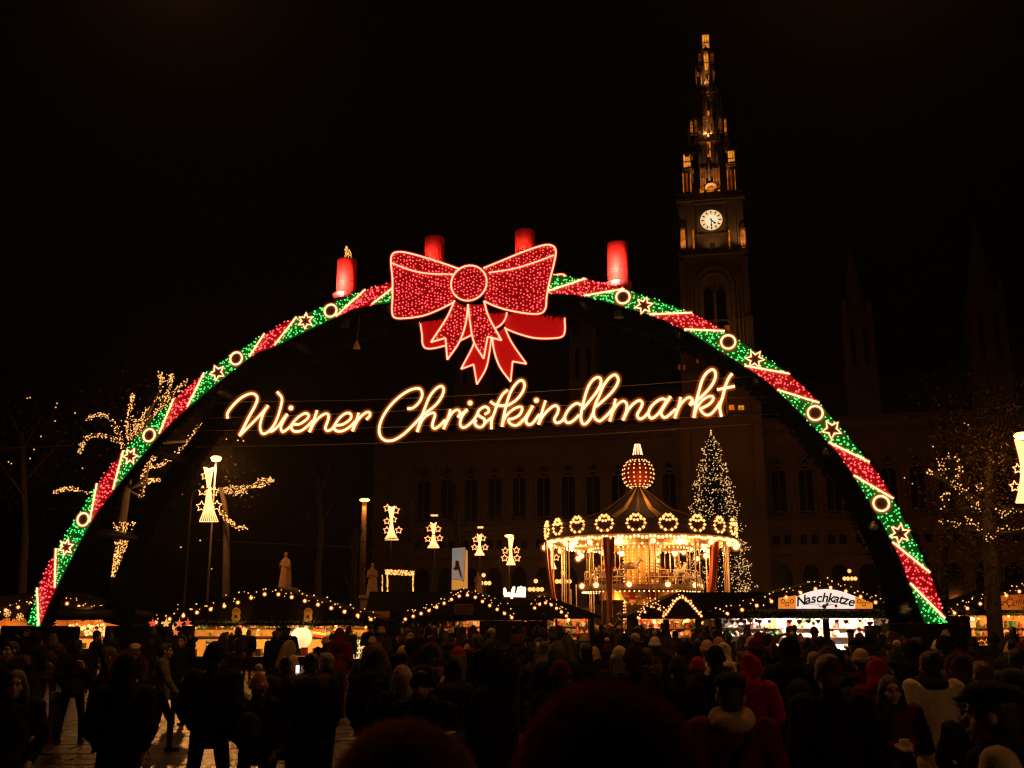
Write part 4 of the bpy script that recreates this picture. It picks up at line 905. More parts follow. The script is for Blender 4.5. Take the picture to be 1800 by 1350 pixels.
# things in the numbered stall
M['milk'] = glow('white_globe_lamp', (1.0, .66, .28), 1.05)
lampb = MB(); lampb.ball(P(530, 1121, 45.2), .46, 0, 20, 12); tag(lampb.build('round_lamp', M['milk']), 'big round white lamp glowing inside the stall with number plaques', 'lamp')
fl = thing('striped_banner', P(562, 1118, 45), 'red and yellow striped cloth hung in the stall with number plaques', 'banner')
for k, mm in enumerate(('red_paint', 'gold', 'red_paint')):
    b = MB(); y0 = 1104 + k * 4.6; b.prism([P(551, y0 + 1, 45), P(573, y0 + 4, 45), P(571, y0 + 9, 45), P(550, y0 + 5.6, 45)], (0, .03, 0)); b.build('stripe', GOODS[1] if mm == 'gold' else M[mm], fl)
M['case_glow'] = glow('lit_case_back', (1.0, .66, .26), 1.25)
for (px0, px1, py0, py1, lab) in ((360, 376, 1127, 1156, 'narrow lit display case at the left of the stall with plaques'), (412, 421, 1130, 1158, 'slim lit display case in the middle of the stall with plaques'), (611, 637, 1124, 1158, 'broad lit display case at the right of the stall with plaques'), (642, 654, 1124, 1131, 'low lit display case at the right end of the stall with plaques')):
    a, c = P(px0, py1, 43.7), P(px1, py0, 43.7); root = thing('display_case', ((a.x + c.x) / 2, 43.7, 0), lab, 'display case', 'lit display cases'); b = MB()
    b.box(((a.x + c.x) / 2, 43.95, (a.z + c.z) / 2), (c.x - a.x, .06, c.z - a.z)); b.build('lit_back', M['case_glow'], root)
    b = MB(); b.box(((a.x + c.x) / 2, 43.8, a.z / 2 - .01), (c.x - a.x, .36, a.z)); b.build('plinth', M['wood_dark'], root)
    for k in range(4 if c.z - a.z > .4 else 1):
        z = a.z + (c.z - a.z) * (k + 1) / (4 if c.z - a.z > .4 else 1); b = MB(); b.box(((a.x + c.x) / 2, 43.78, z), (c.x - a.x, .26, .025)); sh = b.build('shelf', M['wood_dark'], root)
        g_ = MB()
        for i in range(5): g_.box((a.x + (c.x - a.x) * (i + .5) / 5, 43.72, z - .07), (.05, .05, .09), 0, i)
        g_.build('pastries', GOODS, sh, 'stuff')
# star lanterns and snowflakes of the left stalls
M['star_red'] = glow('red_paper_star', (1.0, .1, .04), .75); M['star_yellow'] = glow('yellow_paper_star', (1.0, .5, .1), .9); M['star_orange'] = glow('orange_paper_star', (1.0, .2, .05), .8)
def paper_star(px, py, d, r, mt, label, n=5):
    c = P(px, py, d); pts = [c + Vector(((r if k % 2 == 0 else r * .42) * math.sin(math.pi * k / n), 0, (r if k % 2 == 0 else r * .42) * math.cos(math.pi * k / n))) for k in range(2 * n)]
    b = MB(); f, bk = c + Vector((0, -r * .3, 0)), c + Vector((0, r * .3, 0)); m_ = len(pts)
    b.add(pts + [f, bk], [(i, (i + 1) % m_, m_) for i in range(m_)] + [((i + 1) % m_, i, m_ + 1) for i in range(m_)])
    b.tube([c + Vector((0, 0, r * .9)), c + Vector((0, 0, r + .05))], .005, 4)
    tag(b.build('paper_star', M[mt]), label, 'paper star', 'paper stars beside the numbered stall')
for a in ((268, 1096, .2, 'star_red', 'red paper star at the left end of the numbered stall'), (292, 1096, .22, 'star_yellow', 'larger yellow paper star between two red ones'), (304, 1104, .16, 'star_yellow', 'smaller yellow paper star hanging lower'), (315, 1096, .2, 'star_orange', 'orange red paper star right of the larger yellow one'), (309, 1112, .15, 'star_orange', 'lowest orange red paper star'), (330, 1094, .17, 'star_red', 'red paper star nearest to the lit stall opening')):
    paper_star(a[0], a[1], 43.2, a[2], a[3], a[4])
M['flake'] = glow('snowflake_tube', (1.0, .45, .12), .85)
for px, py, lab in ((13, 1078, 'first snowflake light at the frame edge, left of the green arch foot'), (35, 1084, 'snowflake light touching the orange fringe just left of the green arch foot'), (118, 1077, 'snowflake light nearest to the arch leg on its right side'), (136.5, 1073, 'highest snowflake light, second to the right of the arch leg'), (160, 1078, 'snowflake light in the middle of the gap between the two arch legs'), (172, 1087, 'lowest snowflake light, just above the fringe between the arch legs'), (197, 1083, 'snowflake light nearest to the dark rear arch leg')):
    c = P(px, py, 45.9); b = MB()
    for k in range(6):
        a = R(60 * k + 15); dv = Vector((math.cos(a), 0, math.sin(a))); b.tube([c, c + dv * .16], .02, 4); e = c + dv * .1; pv = Vector((-dv.z, 0, dv.x))
        b.tube([e - pv * .05 + dv * .05, e, e + pv * .05 + dv * .05], .014, 4)
    tag(b.build('snowflake_light', M['flake']), lab, 'snowflake', 'snowflake lights on the far left stall')
b = MB(); rr = random.Random(4)
fr = thing('fringe', P(60, 1100, 46.2), 'ragged orange fringe glowing along the edge of the far left stall', 'fringe'); x = -60
M['fringe'] = mat('orange_straw_fringe', (.75, .36, .1), .8, (.55, .22, .05), 8)
while x < 218:
    h = rr.uniform(8, 15); b.prism([P(x, 1100, 46.2), P(x + 3.4, 1100, 46.2), P(x + 2.6, 1100 - h, 46.2), P(x + .8, 1100 - h, 46.2)], (0, .03, 0)); x += 3.1
b.build('straw', M['fringe'], fr, 'stuff')
for x in (0, 70, 140, 200): spot(P(x, 1106, 45.0), P(x, 1094, 46.2), 70, ORA, R(130), 1, .2)
# cluster of glowing goods between the left blocks
b = MB(); rr = random.Random(9)
for _ in range(120):
    x = rr.uniform(122, 186); y = rr.uniform(1097, 1132); 
    if abs(x - 154) < 12 and y > 1116: continue
    b.ball(P(x, y, 46.0 + rr.uniform(-.1, .4)), rr.uniform(.03, .075), 0, 6, 4)
tag(b.build('lit_baubles', M['led_warm']), 'dense cluster of glowing baubles hung between the two left arch blocks', 'baubles', None, 'stuff')
# ================================================================== CAROUSEL
D = 62.0
kc = P(1125, 950, D); CX, CY = kc.x, D
def cz_(py): return P(1125, py, D).z
RAD = P(1289, 945, D).x - CX
car = thing('carousel', (CX, CY, 0), 'two storey carousel blazing with bulbs under a striped tent roof', 'carousel')
M['car_cream'] = mat('carousel_cream_enamel', (.8, .54, .25), .4, (.7, .42, .16), 4)
M['car_brown'] = mat('carousel_gilded_board', (.11, .04, .014), .5, (.04, .014, .006), 5, .5, 12, 0, .3)
M['car_gold'] = mat('carousel_gold_panel', (.85, .5, .12), .35, (.7, .36, .06), 5)
M['car_dark'] = mat('carousel_dark_canvas', (.05, .018, .012), .85, (.03, .012, .008), 4)
M['car_stripe'] = mat('carousel_faded_stripe', (.16, .08, .035), .8, (.1, .05, .02), 4)
M['car_red'] = mat('carousel_red_cloth', (.55, .05, .02), .6, (.4, .03, .015), 6)
M['pole'] = mat('cream_enamel_pole', (.6, .42, .26), .5, (.45, .3, .18), 3)
M['car_bulb'] = glow('carousel_bulb', (1.0, .44, .12), 2.2)
M['car_hot'] = glow('carousel_rim_bulb', (1.0, .5, .18), 3.4)
M['globe'] = glow('carousel_globe', (1.0, .52, .22), 3.0)
C0 = Vector((CX, CY, 0))
def ring_pt(r, a, z): return Vector((CX + r * math.sin(a), CY - r * math.cos(a), z))
b = MB(); b.lathe(C0, [(0, .05), (RAD * .98, .05), (RAD * .98, .45), (0, .46)], 36); b.build('platform', M['car_brown'], car)
zr0, zr1 = P(1125, 937, D - RAD).z, P(1125, 908, D - RAD).z
b = MB(); b.lathe(C0, [(.25, cz_(856)), (.35, cz_(861)), (1.15, cz_(878)), (2.3, cz_(901)), (RAD - .1, zr1 - .35)], 40); b.build('roof_canvas', M['car_dark'], car)
for k in range(20):      # ribs and gold stripes of the tent roof
    a = 2 * math.pi * (k + .5) / 20; b = MB()
    pr = [(.28, cz_(856)), (.38, cz_(861) + .03), (1.18, cz_(878) + .04), (2.33, cz_(901) + .04), (RAD - .1, zr1 - .3)]
    da = .04 if k % 2 else .06
    for (r0, z0), (r1, z1) in zip(pr, pr[1:]):
        b.quad(ring_pt(r0, a - da * 1.2, z0 + .02), ring_pt(r0, a + da * 1.2, z0 + .02), ring_pt(r1, a + da, z1 + .03), ring_pt(r1, a - da, z1 + .03))
    b.build('roof_stripe', M['car_gold'] if k % 2 == 0 else M['car_stripe'], car)
b = MB(); zb0, zb1 = cz_(857), cz_(809); rb = P(1149, 832, D).x - CX
b.lathe(C0, [(.45, zb0)] + [(max(.3, rb * math.sin(math.pi * (.12 + .78 * t))), zb0 + (zb1 - zb0) * (1 - math.cos(math.pi * t)) / 2) for t in [k / 12 for k in range(13)]] + [(.25, zb1)], 24, 0, True)
onion = b.build('onion_dome', M['car_red'], car)
b = MB()
for k in range(16):
    a = 2 * math.pi * k / 16
    for j in range(9):
        t = (j + .7) / 9.6; rr_ = rb * math.sin(math.pi * (.12 + .78 * t)) + .02; b.octa(ring_pt(rr_, a, zb0 + (zb1 - zb0) * (1 - math.cos(math.pi * t)) / 2), .055)
b.build('dome_bulbs', M['car_bulb'], onion, 'stuff')
b = MB(); b.lathe(C0, [(.3, cz_(811)), (.42, cz_(808)), (.4, cz_(801)), (.25, cz_(800))], 14); b.build('neck_collar', M['car_brown'], car)
b = MB(); b.lathe(C0, [(.26, cz_(800)), (.2, cz_(790)), (.13, cz_(780)), (.0, cz_(779))], 12); fin = b.build('finial', M['car_cream'], car)
for k in range(10):
    a = 2 * math.pi * k / 10; b = MB(); b.tube([ring_pt(.29, a, cz_(800)), ring_pt(.22, a, cz_(790)), ring_pt(.15, a, cz_(781))], .03, 5); b.build('light_tube', M['rope'], fin)
b = MB(); b.lathe(C0, [(.02, cz_(780)), (.02, cz_(774)), (.1, cz_(772.5)), (.02, cz_(771))], 8); b.build('tip', M['car_brown'], fin)
# crown boards with wreaths of bulbs
NP = 20
for k in range(NP):
    am = 2 * math.pi * (k + .5) / NP; ha = math.pi / NP; b = MB(); top = []
    for i in range(9):
        t = -1 + i / 4; top.append((t, zr1 - .05 + .34 * max(0, 1 - (t * 1.6) ** 2)))
    for (t0, z0), (t1, z1) in zip(top, top[1:]):
        f = [ring_pt(RAD, am + ha * t0, zr0), ring_pt(RAD, am + ha * t1, zr0), ring_pt(RAD, am + ha * t1, z1), ring_pt(RAD, am + ha * t0, z0)]
        g2 = [ring_pt(RAD - .1, am + ha * t0, zr0), ring_pt(RAD - .1, am + ha * t1, zr0), ring_pt(RAD - .1, am + ha * t1, z1), ring_pt(RAD - .1, am + ha * t0, z0)]
        b.add(f + g2, [(0, 1, 2, 3), (7, 6, 5, 4), (3, 2, 6, 7), (1, 0, 4, 5)])
    pn = b.build('crown_board', M['car_brown'], car)
    b = MB(); zc_ = (zr0 + zr1) / 2 + .12; rot = Vector((math.cos(am), math.sin(am), 0)); ctr = ring_pt(RAD + .07, am, zc_)
    for i in range(11):
        a = R(-90 + 22 + (316) * i / 10); b.octa(ctr + rot * .5 * math.cos(a) + Vector((0, 0, .4 * math.sin(a))), .1)
    for i in range(4): b.octa(ctr + rot * (-.27 + .18 * i) + Vector((0, 0, .16 + .07 * (1 if i in (0, 3) else 0))), .09)
    for i in range(2): b.octa(ctr + rot * (-.13 + .26 * i) + Vector((0, 0, .46)), .09)
    b.build('wreath_bulbs', M['car_bulb'], pn, 'stuff')
    b = MB(); b.tube([ctr + rot * .5 * math.cos(a) + Vector((0, 0, .4 * math.sin(a))) - Vector((math.sin(am), -math.cos(am), 0)) * .05 for a in [2 * math.pi * i / 14 for i in range(14)]], .05, 5, 0, True); b.build('wreath_ring', M['car_gold'], pn)
    b = MB()
    for i in range(8): b.ball(ring_pt(RAD + .05, am - ha + 2 * ha * (i + .5) / 8, zr0 - .12 - .1 * abs(math.sin(math.pi * i / 4 + .4))), .085, 0, 6, 4)
    b.build('rim_bulbs', M['car_hot'], pn, 'stuff')
    b = MB(); vs = []
    for i in range(9):
        a = am - ha + 2 * ha * i / 8; z = zr0 - .16 - .17 * abs(math.sin(math.pi * i / 4)); vs.append((ring_pt(RAD - .02, a, zr0), ring_pt(RAD - .02, a, z)))
    for (a1, a2), (b1, b2) in zip(vs, vs[1:]): b.quad(a1, b1, b2, a2)
    b.build('valance', M['car_cream'], pn)
b = MB(); b.lathe(C0, [(1.0, zr0 + .45), (RAD - .12, zr0 - .02), (RAD - .12, zr0 + .05), (1.0, zr0 + .55)], 40); b.build('ceiling', M['car_cream'], car)
b = MB(); b.lathe(C0, [(RAD - .2, zr0 - .1), (RAD * .8, zr0 - .42), (RAD * .55, zr0 - .5), (1.15, zr0 - .3)], 40); b.build('inner_canopy', M['car_cream'], car)
ib = MB()
for k in range(64): ib.octa(ring_pt(RAD * .8, 2 * math.pi * k / 64, zr0 - .47), .075); ib.octa(ring_pt(RAD * .55, 2 * math.pi * (k + .5) / 64, zr0 - .56), .06)
ib.build('canopy_bulbs', M['car_hot'], car, 'stuff')
for k in range(20):
    a = 2 * math.pi * k / 20; b = MB(); b.tube([ring_pt(1.2, a, zr0 + .36), ring_pt(RAD - .2, a, zr0 - .1)], .05, 5); ce = b.build('ceiling_rib', M['car_cream'], car)
    b = MB()
    for i in range(7): b.octa(ring_pt(1.4 + (RAD - 1.7) * i / 6, a, zr0 + .26 - .42 * i / 6), .055)
    b.build('rib_bulbs', M['car_hot'], ce, 'stuff')
# centre drum, two storeys
zf = cz_(1040)
for (r, za, zb, nm) in ((1.0, zf + .2, zr0 + .3, 'upper_drum'), (1.05, .46, zf - .3, 'lower_drum')):
    b = MB(); b.lathe(C0, [(0, za), (r, za), (r, zb), (0, zb)], 16); dr = b.build(nm, M['car_gold'], car); b = MB()
    for k in range(16):
        for j in range(int((zb - za) / .19)): b.octa(ring_pt(r + .03, 2 * math.pi * (k + .5) / 16 if nm[0] == 'u' else 2 * math.pi * k / 16, za + .2 + j * .19), .045)
    b.build('drum_bulbs', M['car_bulb'], dr, 'stuff')
b = MB(); b.lathe(C0, [(1.12, zr0 - .35), (1.2, zr0 - .35), (1.2, zr0 + .15), (1.12, zr0 + .15)], 20); b.build('drum_frieze', M['car_red'], car)
UR = P(1228, 1035, D).x - CX
b = MB(); b.lathe(C0, [(0, zf), (UR, zf), (UR + .1, zf + .08), (UR, zf + .35), (0, zf + .3)], 32); deck = b.build('upper_deck', M['car_brown'], car)
b = MB()
for k in range(80): b.octa(ring_pt(UR + .1, 2 * math.pi * k / 80, zf - .05), .05)
b.build('deck_bulbs', M['car_hot'], deck, 'stuff')
b = MB()
for k in range(48):
    a0, a1 = 2 * math.pi * k / 48, 2 * math.pi * (k + 1) / 48; b.quad(ring_pt(UR - .9, a0, zf - .02), ring_pt(UR - .9, a1, zf - .02), ring_pt(UR - .9, a1, zf - .5), ring_pt(UR - .9, a0, zf - .5), k // 2 % 2)
b.build('deck_valance', [M['car_red'], M['car_gold']], deck)
b = MB()
for z in (zf + .75, zf + 1.15): b.tube([ring_pt(UR - .05, 2 * math.pi * k / 36, z) for k in range(36)], .025, 5, 0, True)
for k in range(36): b.tube([ring_pt(UR - .05, 2 * math.pi * k / 36, zf + .3), ring_pt(UR - .05, 2 * math.pi * k / 36, zf + 1.15)], .018, 4)
b.build('railing', M['pole'], deck)
pm_ = MB().tube([(0, 0, .46), (0, 0, zr0 - .05)], .045, 6).mesh('pole', M['pole'])
for k in range(12):
    for da in (-.03, .03):
        a = 2 * math.pi * k / 12 + da; link('pole', pm_, car, ring_pt(RAD * .93, a, 0) - C0)
pm2 = MB().tube([(0, 0, zf + .3), (0, 0, zr0 + .1)], .03, 6).mesh('pole', M['pole'])
for k in range(9): link('pole', pm2, car, ring_pt(UR * .97, 2 * math.pi * (k + .3) / 9, 0) - C0)
gl = MB().ball((0, 0, 0), .15, 0, 10, 7).ball((0, 0, 0), .27, 1, 12, 8).mesh('globe_lamp', [M['globe'], M['bulb_halo']])
for k in range(20): link('globe_lamp', gl, car, ring_pt(RAD + .12, 2 * math.pi * k / 20, zr0 - .42) - C0)
for k in range(10): link('globe_lamp', gl, car, ring_pt(UR + .12, 2 * math.pi * (k + .5) / 10, zf + .32) - C0)
for k in range(8): link('globe_lamp', gl, car, ring_pt(RAD * .7, 2 * math.pi * (k + .5) / 8, zr0 - 1.0) - C0)
# stairs to the upper deck
for s in (-1, 1):
    b = MB()
    for k in range(9):
        t = k / 9; b.box(ring_pt(1.9 + .1, s * .0, .5 + t * (zf - .5)) + Vector((s * (1.9 - t * 1.5) - s * .9 - .9, -1.1, 0)), (.26, .8, .05))
    b.hexa([Vector((CX - .9 + s * 1.2, CY - 1.9 - 1.1, .46)), Vector((CX - .9 + s * 1.0, CY - 1.9 - 1.1, .46)), Vector((CX - .9 + s * 1.0, CY - 1.9 - 1.05, .46)), Vector((CX - .9 + s * 1.2, CY - 1.9 - 1.05, .46))],
           [Vector((CX - .9 - s * .5, CY - 1.9 - 1.1, zf)), Vector((CX - .9 - s * .7, CY - 1.9 - 1.1, zf)), Vector((CX - .9 - s * .7, CY - 1.9 - 1.05, zf)), Vector((CX - .9 - s * .5, CY - 1.9 - 1.05, zf))])
    b.build('staircase', M['car_cream'] if s < 0 else M['car_gold'], car)
# drapes hung from the rim
def drape(px_t, px_b, y0, y1, w0, w1, d_off):
    root = None; a = CX
    for k, mm in enumerate(('car_red', 'car_cream', 'car_red')):
        b = MB(); n = 10; rows = []
        for i in range(n + 1):
            t = i / n; xx = px_t + (px_b - px_t) * t ** 1.6; ww = w0 + (w1 - w0) * min(1, t * 1.3); row = []
            for j in range(3):
                q = P(xx + (-.5 + (k + j / 2) / 3) * ww, y0 + (y1 - y0) * t, D - d_off); q.y += .12 * math.sin((k * 2 + j) * 1.9 + t * 2); row.append(q)
            rows.append(row)
        for r0, r1 in zip(rows, rows[1:]):
            for j in range(2): b.quad(r0[j], r0[j + 1], r1[j + 1], r1[j])
        if root is None: root = b.build('drape', M[mm], car)
        else: b.build('drape_stripe', M[mm], root)
drape(962, 976, 952, 1062, 9, 8, 1.0); drape(1070, 1074, 944, 1085, 21, 7, RAD - .3); drape(1256, 1252, 952, 1042, 16, 14, 3.9)
# horses
def blob(prims, vox=.03, smooth=4, ratio=.5):
    """one continuous surface grown from tapered limbs and ellipsoids"""
    bm = bmesh.new()
    for p in prims:
        if p[0] == 'c':
            _, a, c, r0, r1 = p; a, c = Vector(a), Vector(c); d = c - a; L_ = max(d.length, 1e-4)
            q = d.to_track_quat('Z', 'Y').to_matrix().to_4x4()
            bmesh.ops.create_cone(bm, cap_ends=True, segments=10, radius1=r0, radius2=r1, depth=L_, matrix=Matrix.Translation((a + c) / 2) @ q)
            for e, r in ((a, r0), (c, r1)): bmesh.ops.create_icosphere(bm, subdivisions=2, radius=r, matrix=Matrix.Translation(e))
        else:
            _, c, s_ = p[:3]; rot = p[3] if len(p) > 3 else Matrix.Identity(4)
            bmesh.ops.create_icosphere(bm, subdivisions=2, radius=1, matrix=Matrix.Translation(c) @ rot @ Matrix.Diagonal((*s_, 1)))
    me = bpy.data.meshes.new('tmp'); bm.to_mesh(me); bm.free(); o = bpy.data.objects.new('tmp', me); COL.objects.link(o)
    r = o.modifiers.new('r', 'REMESH'); r.mode = 'VOXEL'; r.voxel_size = vox
    if smooth: s_ = o.modifiers.new('s', 'SMOOTH'); s_.factor = .5; s_.iterations = smooth
    if ratio < 1: d_ = o.modifiers.new('d', 'DECIMATE'); d_.ratio = ratio
    dg = bpy.context.evaluated_depsgraph_get(); out = bpy.data.meshes.new_from_object(o.evaluated_get(dg)); bpy.data.objects.remove(o); bpy.data.meshes.remove(me)
    out.polygons.foreach_set('use_smooth', [True] * len(out.polygons)); return out
hp = [('e', (0, 0, .95), (.2, .5, .22)), ('c', (0, .38, 1.05), (0, .62, 1.4), .16, .1), ('c', (0, .6, 1.42), (0, .82, 1.28), .1, .06), ('e', (.04, .56, 1.54), (.025, .03, .06)), ('e', (-.04, .56, 1.54), (.025, .03, .06)),
      ('c', (.1, .38, .85), (.1, .62, .6), .09, .05), ('c', (.1, .62, .6), (.1, .5, .36), .05, .035), ('c', (-.1, .38, .85), (-.1, .5, .5), .09, .05), ('c', (-.1, .5, .5), (-.1, .42, .2), .05, .035),
      ('c', (.1, -.38, .9), (.1, -.3, .6), .13, .06), ('c', (.1, -.3, .6), (.1, -.5, .4), .06, .045), ('c', (.1, -.5, .4), (.1, -.46, .14), .045, .035), ('c', (-.1, -.38, .9), (-.1, -.42, .6), .13, .06), ('c', (-.1, -.42, .6), (-.1, -.62, .42), .06, .045), ('c', (-.1, -.62, .42), (-.1, -.6, .16), .045, .035),
      ('c', (0, -.48, 1.05), (0, -.7, .75), .06, .03)]
horse_me = blob(hp, .04, 3, .4); hm = [mat('horse_%s' % n, c, .35) for n, c in (('bay', (.25, .09, .04)), ('white', (.75, .66, .55)), ('black', (.05, .03, .03)), ('grey', (.3, .26, .22)))]
horse_me.materials.append(hm[0]); sad = blob([('e', (0, -.02, 1.13), (.17, .22, .09))], .04, 2, .6); sad.materials.append(M['car_red'])
hpole = MB().tube([(0, 0, .3), (0, 0, 3.0)], .03, 6).mesh('twisted_pole', M['pole'])
for k in range(12):
    a = 2 * math.pi * (k + .4) / 12; r = UR * (.86 if k % 2 else .66); q = ring_pt(r, a, zf + .05 + .25 * (k % 3)) - C0
    h = link('horse', horse_me, car, q); h.rotation_euler.z = a; h.rotation_euler.z = a + 0; h.scale = (.85,) * 3
    h.rotation_euler.z = a + R(0) if False else math.atan2(math.cos(a), math.sin(a)) * -1 + R(90) + R(0)
    h.rotation_euler.z = a - R(90) + R(0)
    h.material_slots[0].link = 'OBJECT'; h.material_slots[0].material = hm[k % 4]
    link('saddle', sad, h); link('twisted_pole', hpole, h)
for k in range(10):
    a = 2 * math.pi * (k + .1) / 10; h = link('horse', horse_me, car, ring_pt(RAD * .76, a, .55 + .2 * (k % 3)) - C0); h.rotation_euler.z = a - R(90)
    h.material_slots[0].link = 'OBJECT'; h.material_slots[0].material = hm[(k + 1) % 4]; link('saddle', sad, h); link('twisted_pole', hpole, h)
for k in range(8):
    a = 2 * math.pi * (k + .5) / 8
    point(ring_pt(RAD * .8, a, zr0 - .62), 300, (1, .47, .12), .12)
for k in range(4): point(ring_pt(UR * .85, 2 * math.pi * (k + .5) / 4, zf - .55), 80, (1, .42, .1), .1); 
for k in range(4): point(ring_pt(1.9, 2 * math.pi * (k + .5) / 4, zf + 1.9), 30, (1, .42, .1), .1)
point(ring_pt(2.2, 0, cz_(888) + .9), 60, (1, .5, .16), .1)

# ================================================================== THE BIG CHRISTMAS TREE
TD = 120.0; tb = P(1262, 1040, TD); tt = P(1251, 755, TD); TX = tb.x; H_T = tt.z - .5; RB = P(1318, 1040, TD).x - TX + 1.0
xt = thing('christmas_tree', (TX, TD, 0), 'towering spruce sprinkled with small white lights behind the carousel', 'christmas tree')
b = MB(); b.tube([(TX, TD, 0), (TX, TD, H_T * .6), (TX, TD, H_T)], [.5, .25, .03], 8); b.build('trunk', M['bark'], xt)
b = MB(); rr = random.Random(12); lt = MB()
def tree_r(z): t = z / H_T; return RB * max(0.0, 1 - t) ** .58 * (1 + .1 * math.sin(t * 62))
for i in range(1500):
    z = H_T * (1 - rr.random() ** .6) * .985 + .3; a = rr.random() * 6.283; rm_ = tree_r(z) * rr.uniform(.5, .88); o_ = Vector((TX, TD, z)); dv = Vector((math.cos(a), math.sin(a), -.25 + rr.uniform(-.12, .1)))
    tip = o_ + dv * rm_; sd = Vector((-math.sin(a), math.cos(a), 0))
    for j in range(4):
        t = .3 + .7 * j / 3.5; p = o_.lerp(tip, t); w = .5 * (1.1 - t) + .12; q = sd * w
        for s in (-1, 1): b.add([p - dv * .25, p + dv * .3, p + q * s + dv * .35 - Vector((0, 0, .12))], [(0, 1, 2)])
b.build('boughs', M['needle'], xt, 'stuff')
for i in range(2500):
    z = H_T * (1 - rr.random() ** .63) * .99 + .4; a = rr.random() * 6.283; rm_ = tree_r(z) * rr.uniform(.62, 1.06)
    lt.octa(Vector((TX + rm_ * math.cos(a), TD + rm_ * math.sin(a), z)), rr.choice((.05, .062, .078)))
for z in (H_T + .1, H_T + .35): lt.octa((TX, TD, z), .12)
lt.build('fairy_lights', M['led_white'], xt, 'stuff')

# ================================================================== COMET LIGHTS ON LAMP POSTS
M['comet'] = glow('comet_light_tube', (1.0, .44, .15), 2.6, True)
def comet(px, top, waist, bot, hw_t, hw_b, d, stars, label, pole_top=None, lamp=None, arm=False):
    """a sheaf of light tubes with stars, fixed to a slim post"""
    c = P(px, bot, d); root = thing('comet_light', c, label, 'light decoration', 'comet lights on lamp posts')
    s_ = (P(px + 10, bot, d).x - c.x) / 10; n = 9; hw_b *= .85
    for k in range(n):
        u = -1 + 2 * k / (n - 1); b = MB(); e = MB()
        pts = cr([P(px + u * hw_t + 3 * (u > 2), top - 3 * abs(u), d), P(px + u * hw_t * .35, top + (waist - top) * .6, d), P(px + u * hw_b * .22, waist, d), P(px + u * hw_b * .5, waist + (bot - waist) * .55, d), P(px + u * hw_b, bot, d)], 5)
        r = max(.028, .72 * s_); b.tube(pts, r, 5); e.tube(pts, r * 2.0, 6); o = b.build('light_tube', M['comet'], root); e.build('halo', M['bulb_halo'], o)
    b = MB(); b.tube([P(px - hw_b, bot, d), P(px + hw_b, bot, d)], max(.02, .4 * s_), 5); b.build('light_tube', M['comet'], root)
    for sx, sy, sr in stars:
        q = P(sx, sy, d - .1); ro = sr * s_; pts = [q + Vector(((ro if i % 2 == 0 else ro * .5) * math.sin(math.pi * i / 5), 0, (ro if i % 2 == 0 else ro * .5) * math.cos(math.pi * i / 5))) for i in range(10)]
        b, e = MB(), MB(); b.tube(pts, max(.022, .6 * s_), 5, 0, True); e.tube(pts, max(.04, 1.4 * s_), 6, 0, True); o = b.build('light_star', M['comet'], root); e.build('halo', M['bulb_halo'], o)
def post(px, top, d, label, lamp_r=.28, head=True, r=.07, bend=None, mt='steel_dark', fan=True, power=220):
    t = P(px, top, d); base = Vector((t.x, t.y, 0)); root = thing('lamp_post', base, label, 'street lamp', 'street lamps of the square')
    b = MB(); b.tube([base, base + Vector((0, 0, 1.2)), t], [r * 1.5, r, r * .7], 8); b.build('pole', M[mt], root)
    if head:
        b = MB(); b.lathe(t, [(0, -.16), (lamp_r * .7, -.12), (lamp_r, .02), (lamp_r * .6, .12), (0, .14)], 12, 0, True); hd = b.build('lamp_glass', M['sodium'], root)
        b = MB(); b.lathe(t, [(lamp_r * .75, .12), (lamp_r * 1.05, .1), (lamp_r * .5, .26), (0, .3)], 12); b.build('lamp_cap', M['steel_dark'], hd)
        point(t + Vector((0, -.1, -.45)), power, (1, .38, .08), .2)
    return root
post(380, 806, 54.5, 'lamp post with an orange lamp head above the big comet light at the left', .3, power=2600)
comet(367, 824, 868, 917, 8.5, 19, 54, [(356, 863, 9), (376, 864, 9), (354, 890, 9.5), (381, 889, 9.5), (361, 836, 8)], 'big comet light of tubes and stars, between the left arch leg and the broad gable')
b = MB(); tp = P(337, 863, 53); rt_ = thing('bent_pole', (tp.x, 53, 0), 'thin orange lit pole with a bent top left of the big comet light', 'pole'); b.tube([(tp.x, 53, 0), (tp.x, 53, tp.z - .3), (tp.x + .08, 53, tp.z - .05), (tp.x + .35, 53, tp.z + .1), (tp.x + .9, 53, tp.z + .12)], .05, 6); b.build('pole', M['wood'], rt_)
b = MB(); b.ball((tp.x + .95, 53, tp.z + .1), .09, 0, 8, 5); b.build('lamp', M['sodium'], rt_)
post(641, 879, 98, 'lamp post with a glaring orange lamp on a thick lit column', .5, r=.34, mt='wood', power=1600)
post(689, 890, 75, 'dark post carrying the comet light above the lit portal frame', .3, False)
comet(688, 892, 925, 949, 6, 14, 74.6, [(681, 893, 7), (696, 897, 7), (680, 916, 6), (692, 913, 6), (680, 932, 6.5), (701, 932, 6.5)], 'comet light on the post above the lit portal frame')
post(765, 907, 96, 'dark post carrying the comet light left of the banner', .3, False); comet(762, 921, 943, 963, 5, 12, 95.6, [(755, 929, 6), (770, 930, 6), (752, 947, 6), (773, 946, 6)], 'comet light just left of the tall banner')
b = MB(); q = P(763.5, 906, 95.4); b.box(q, (.65, .3, .14)); tag(b.build('lamp_bar', M['led_warm']), 'small bar lamp glowing on the post left of the banner', 'lamp')
post(844, 928, 118, 'slim post carrying the comet light right of the banner', .3, False, .1); comet(843, 941, 960, 976, 4, 10, 117.6, [(836, 948, 5.5), (849, 946, 5.5), (834, 962, 5.5), (853, 962, 5.5)], 'comet light just right of the tall banner')
b = MB(); q = P(844.5, 927, 117.4); b.box(q, (.65, .3, .2)); tag(b.build('lamp_bar', M['led_warm']), 'small bar lamp glowing on the post right of the banner', 'lamp')
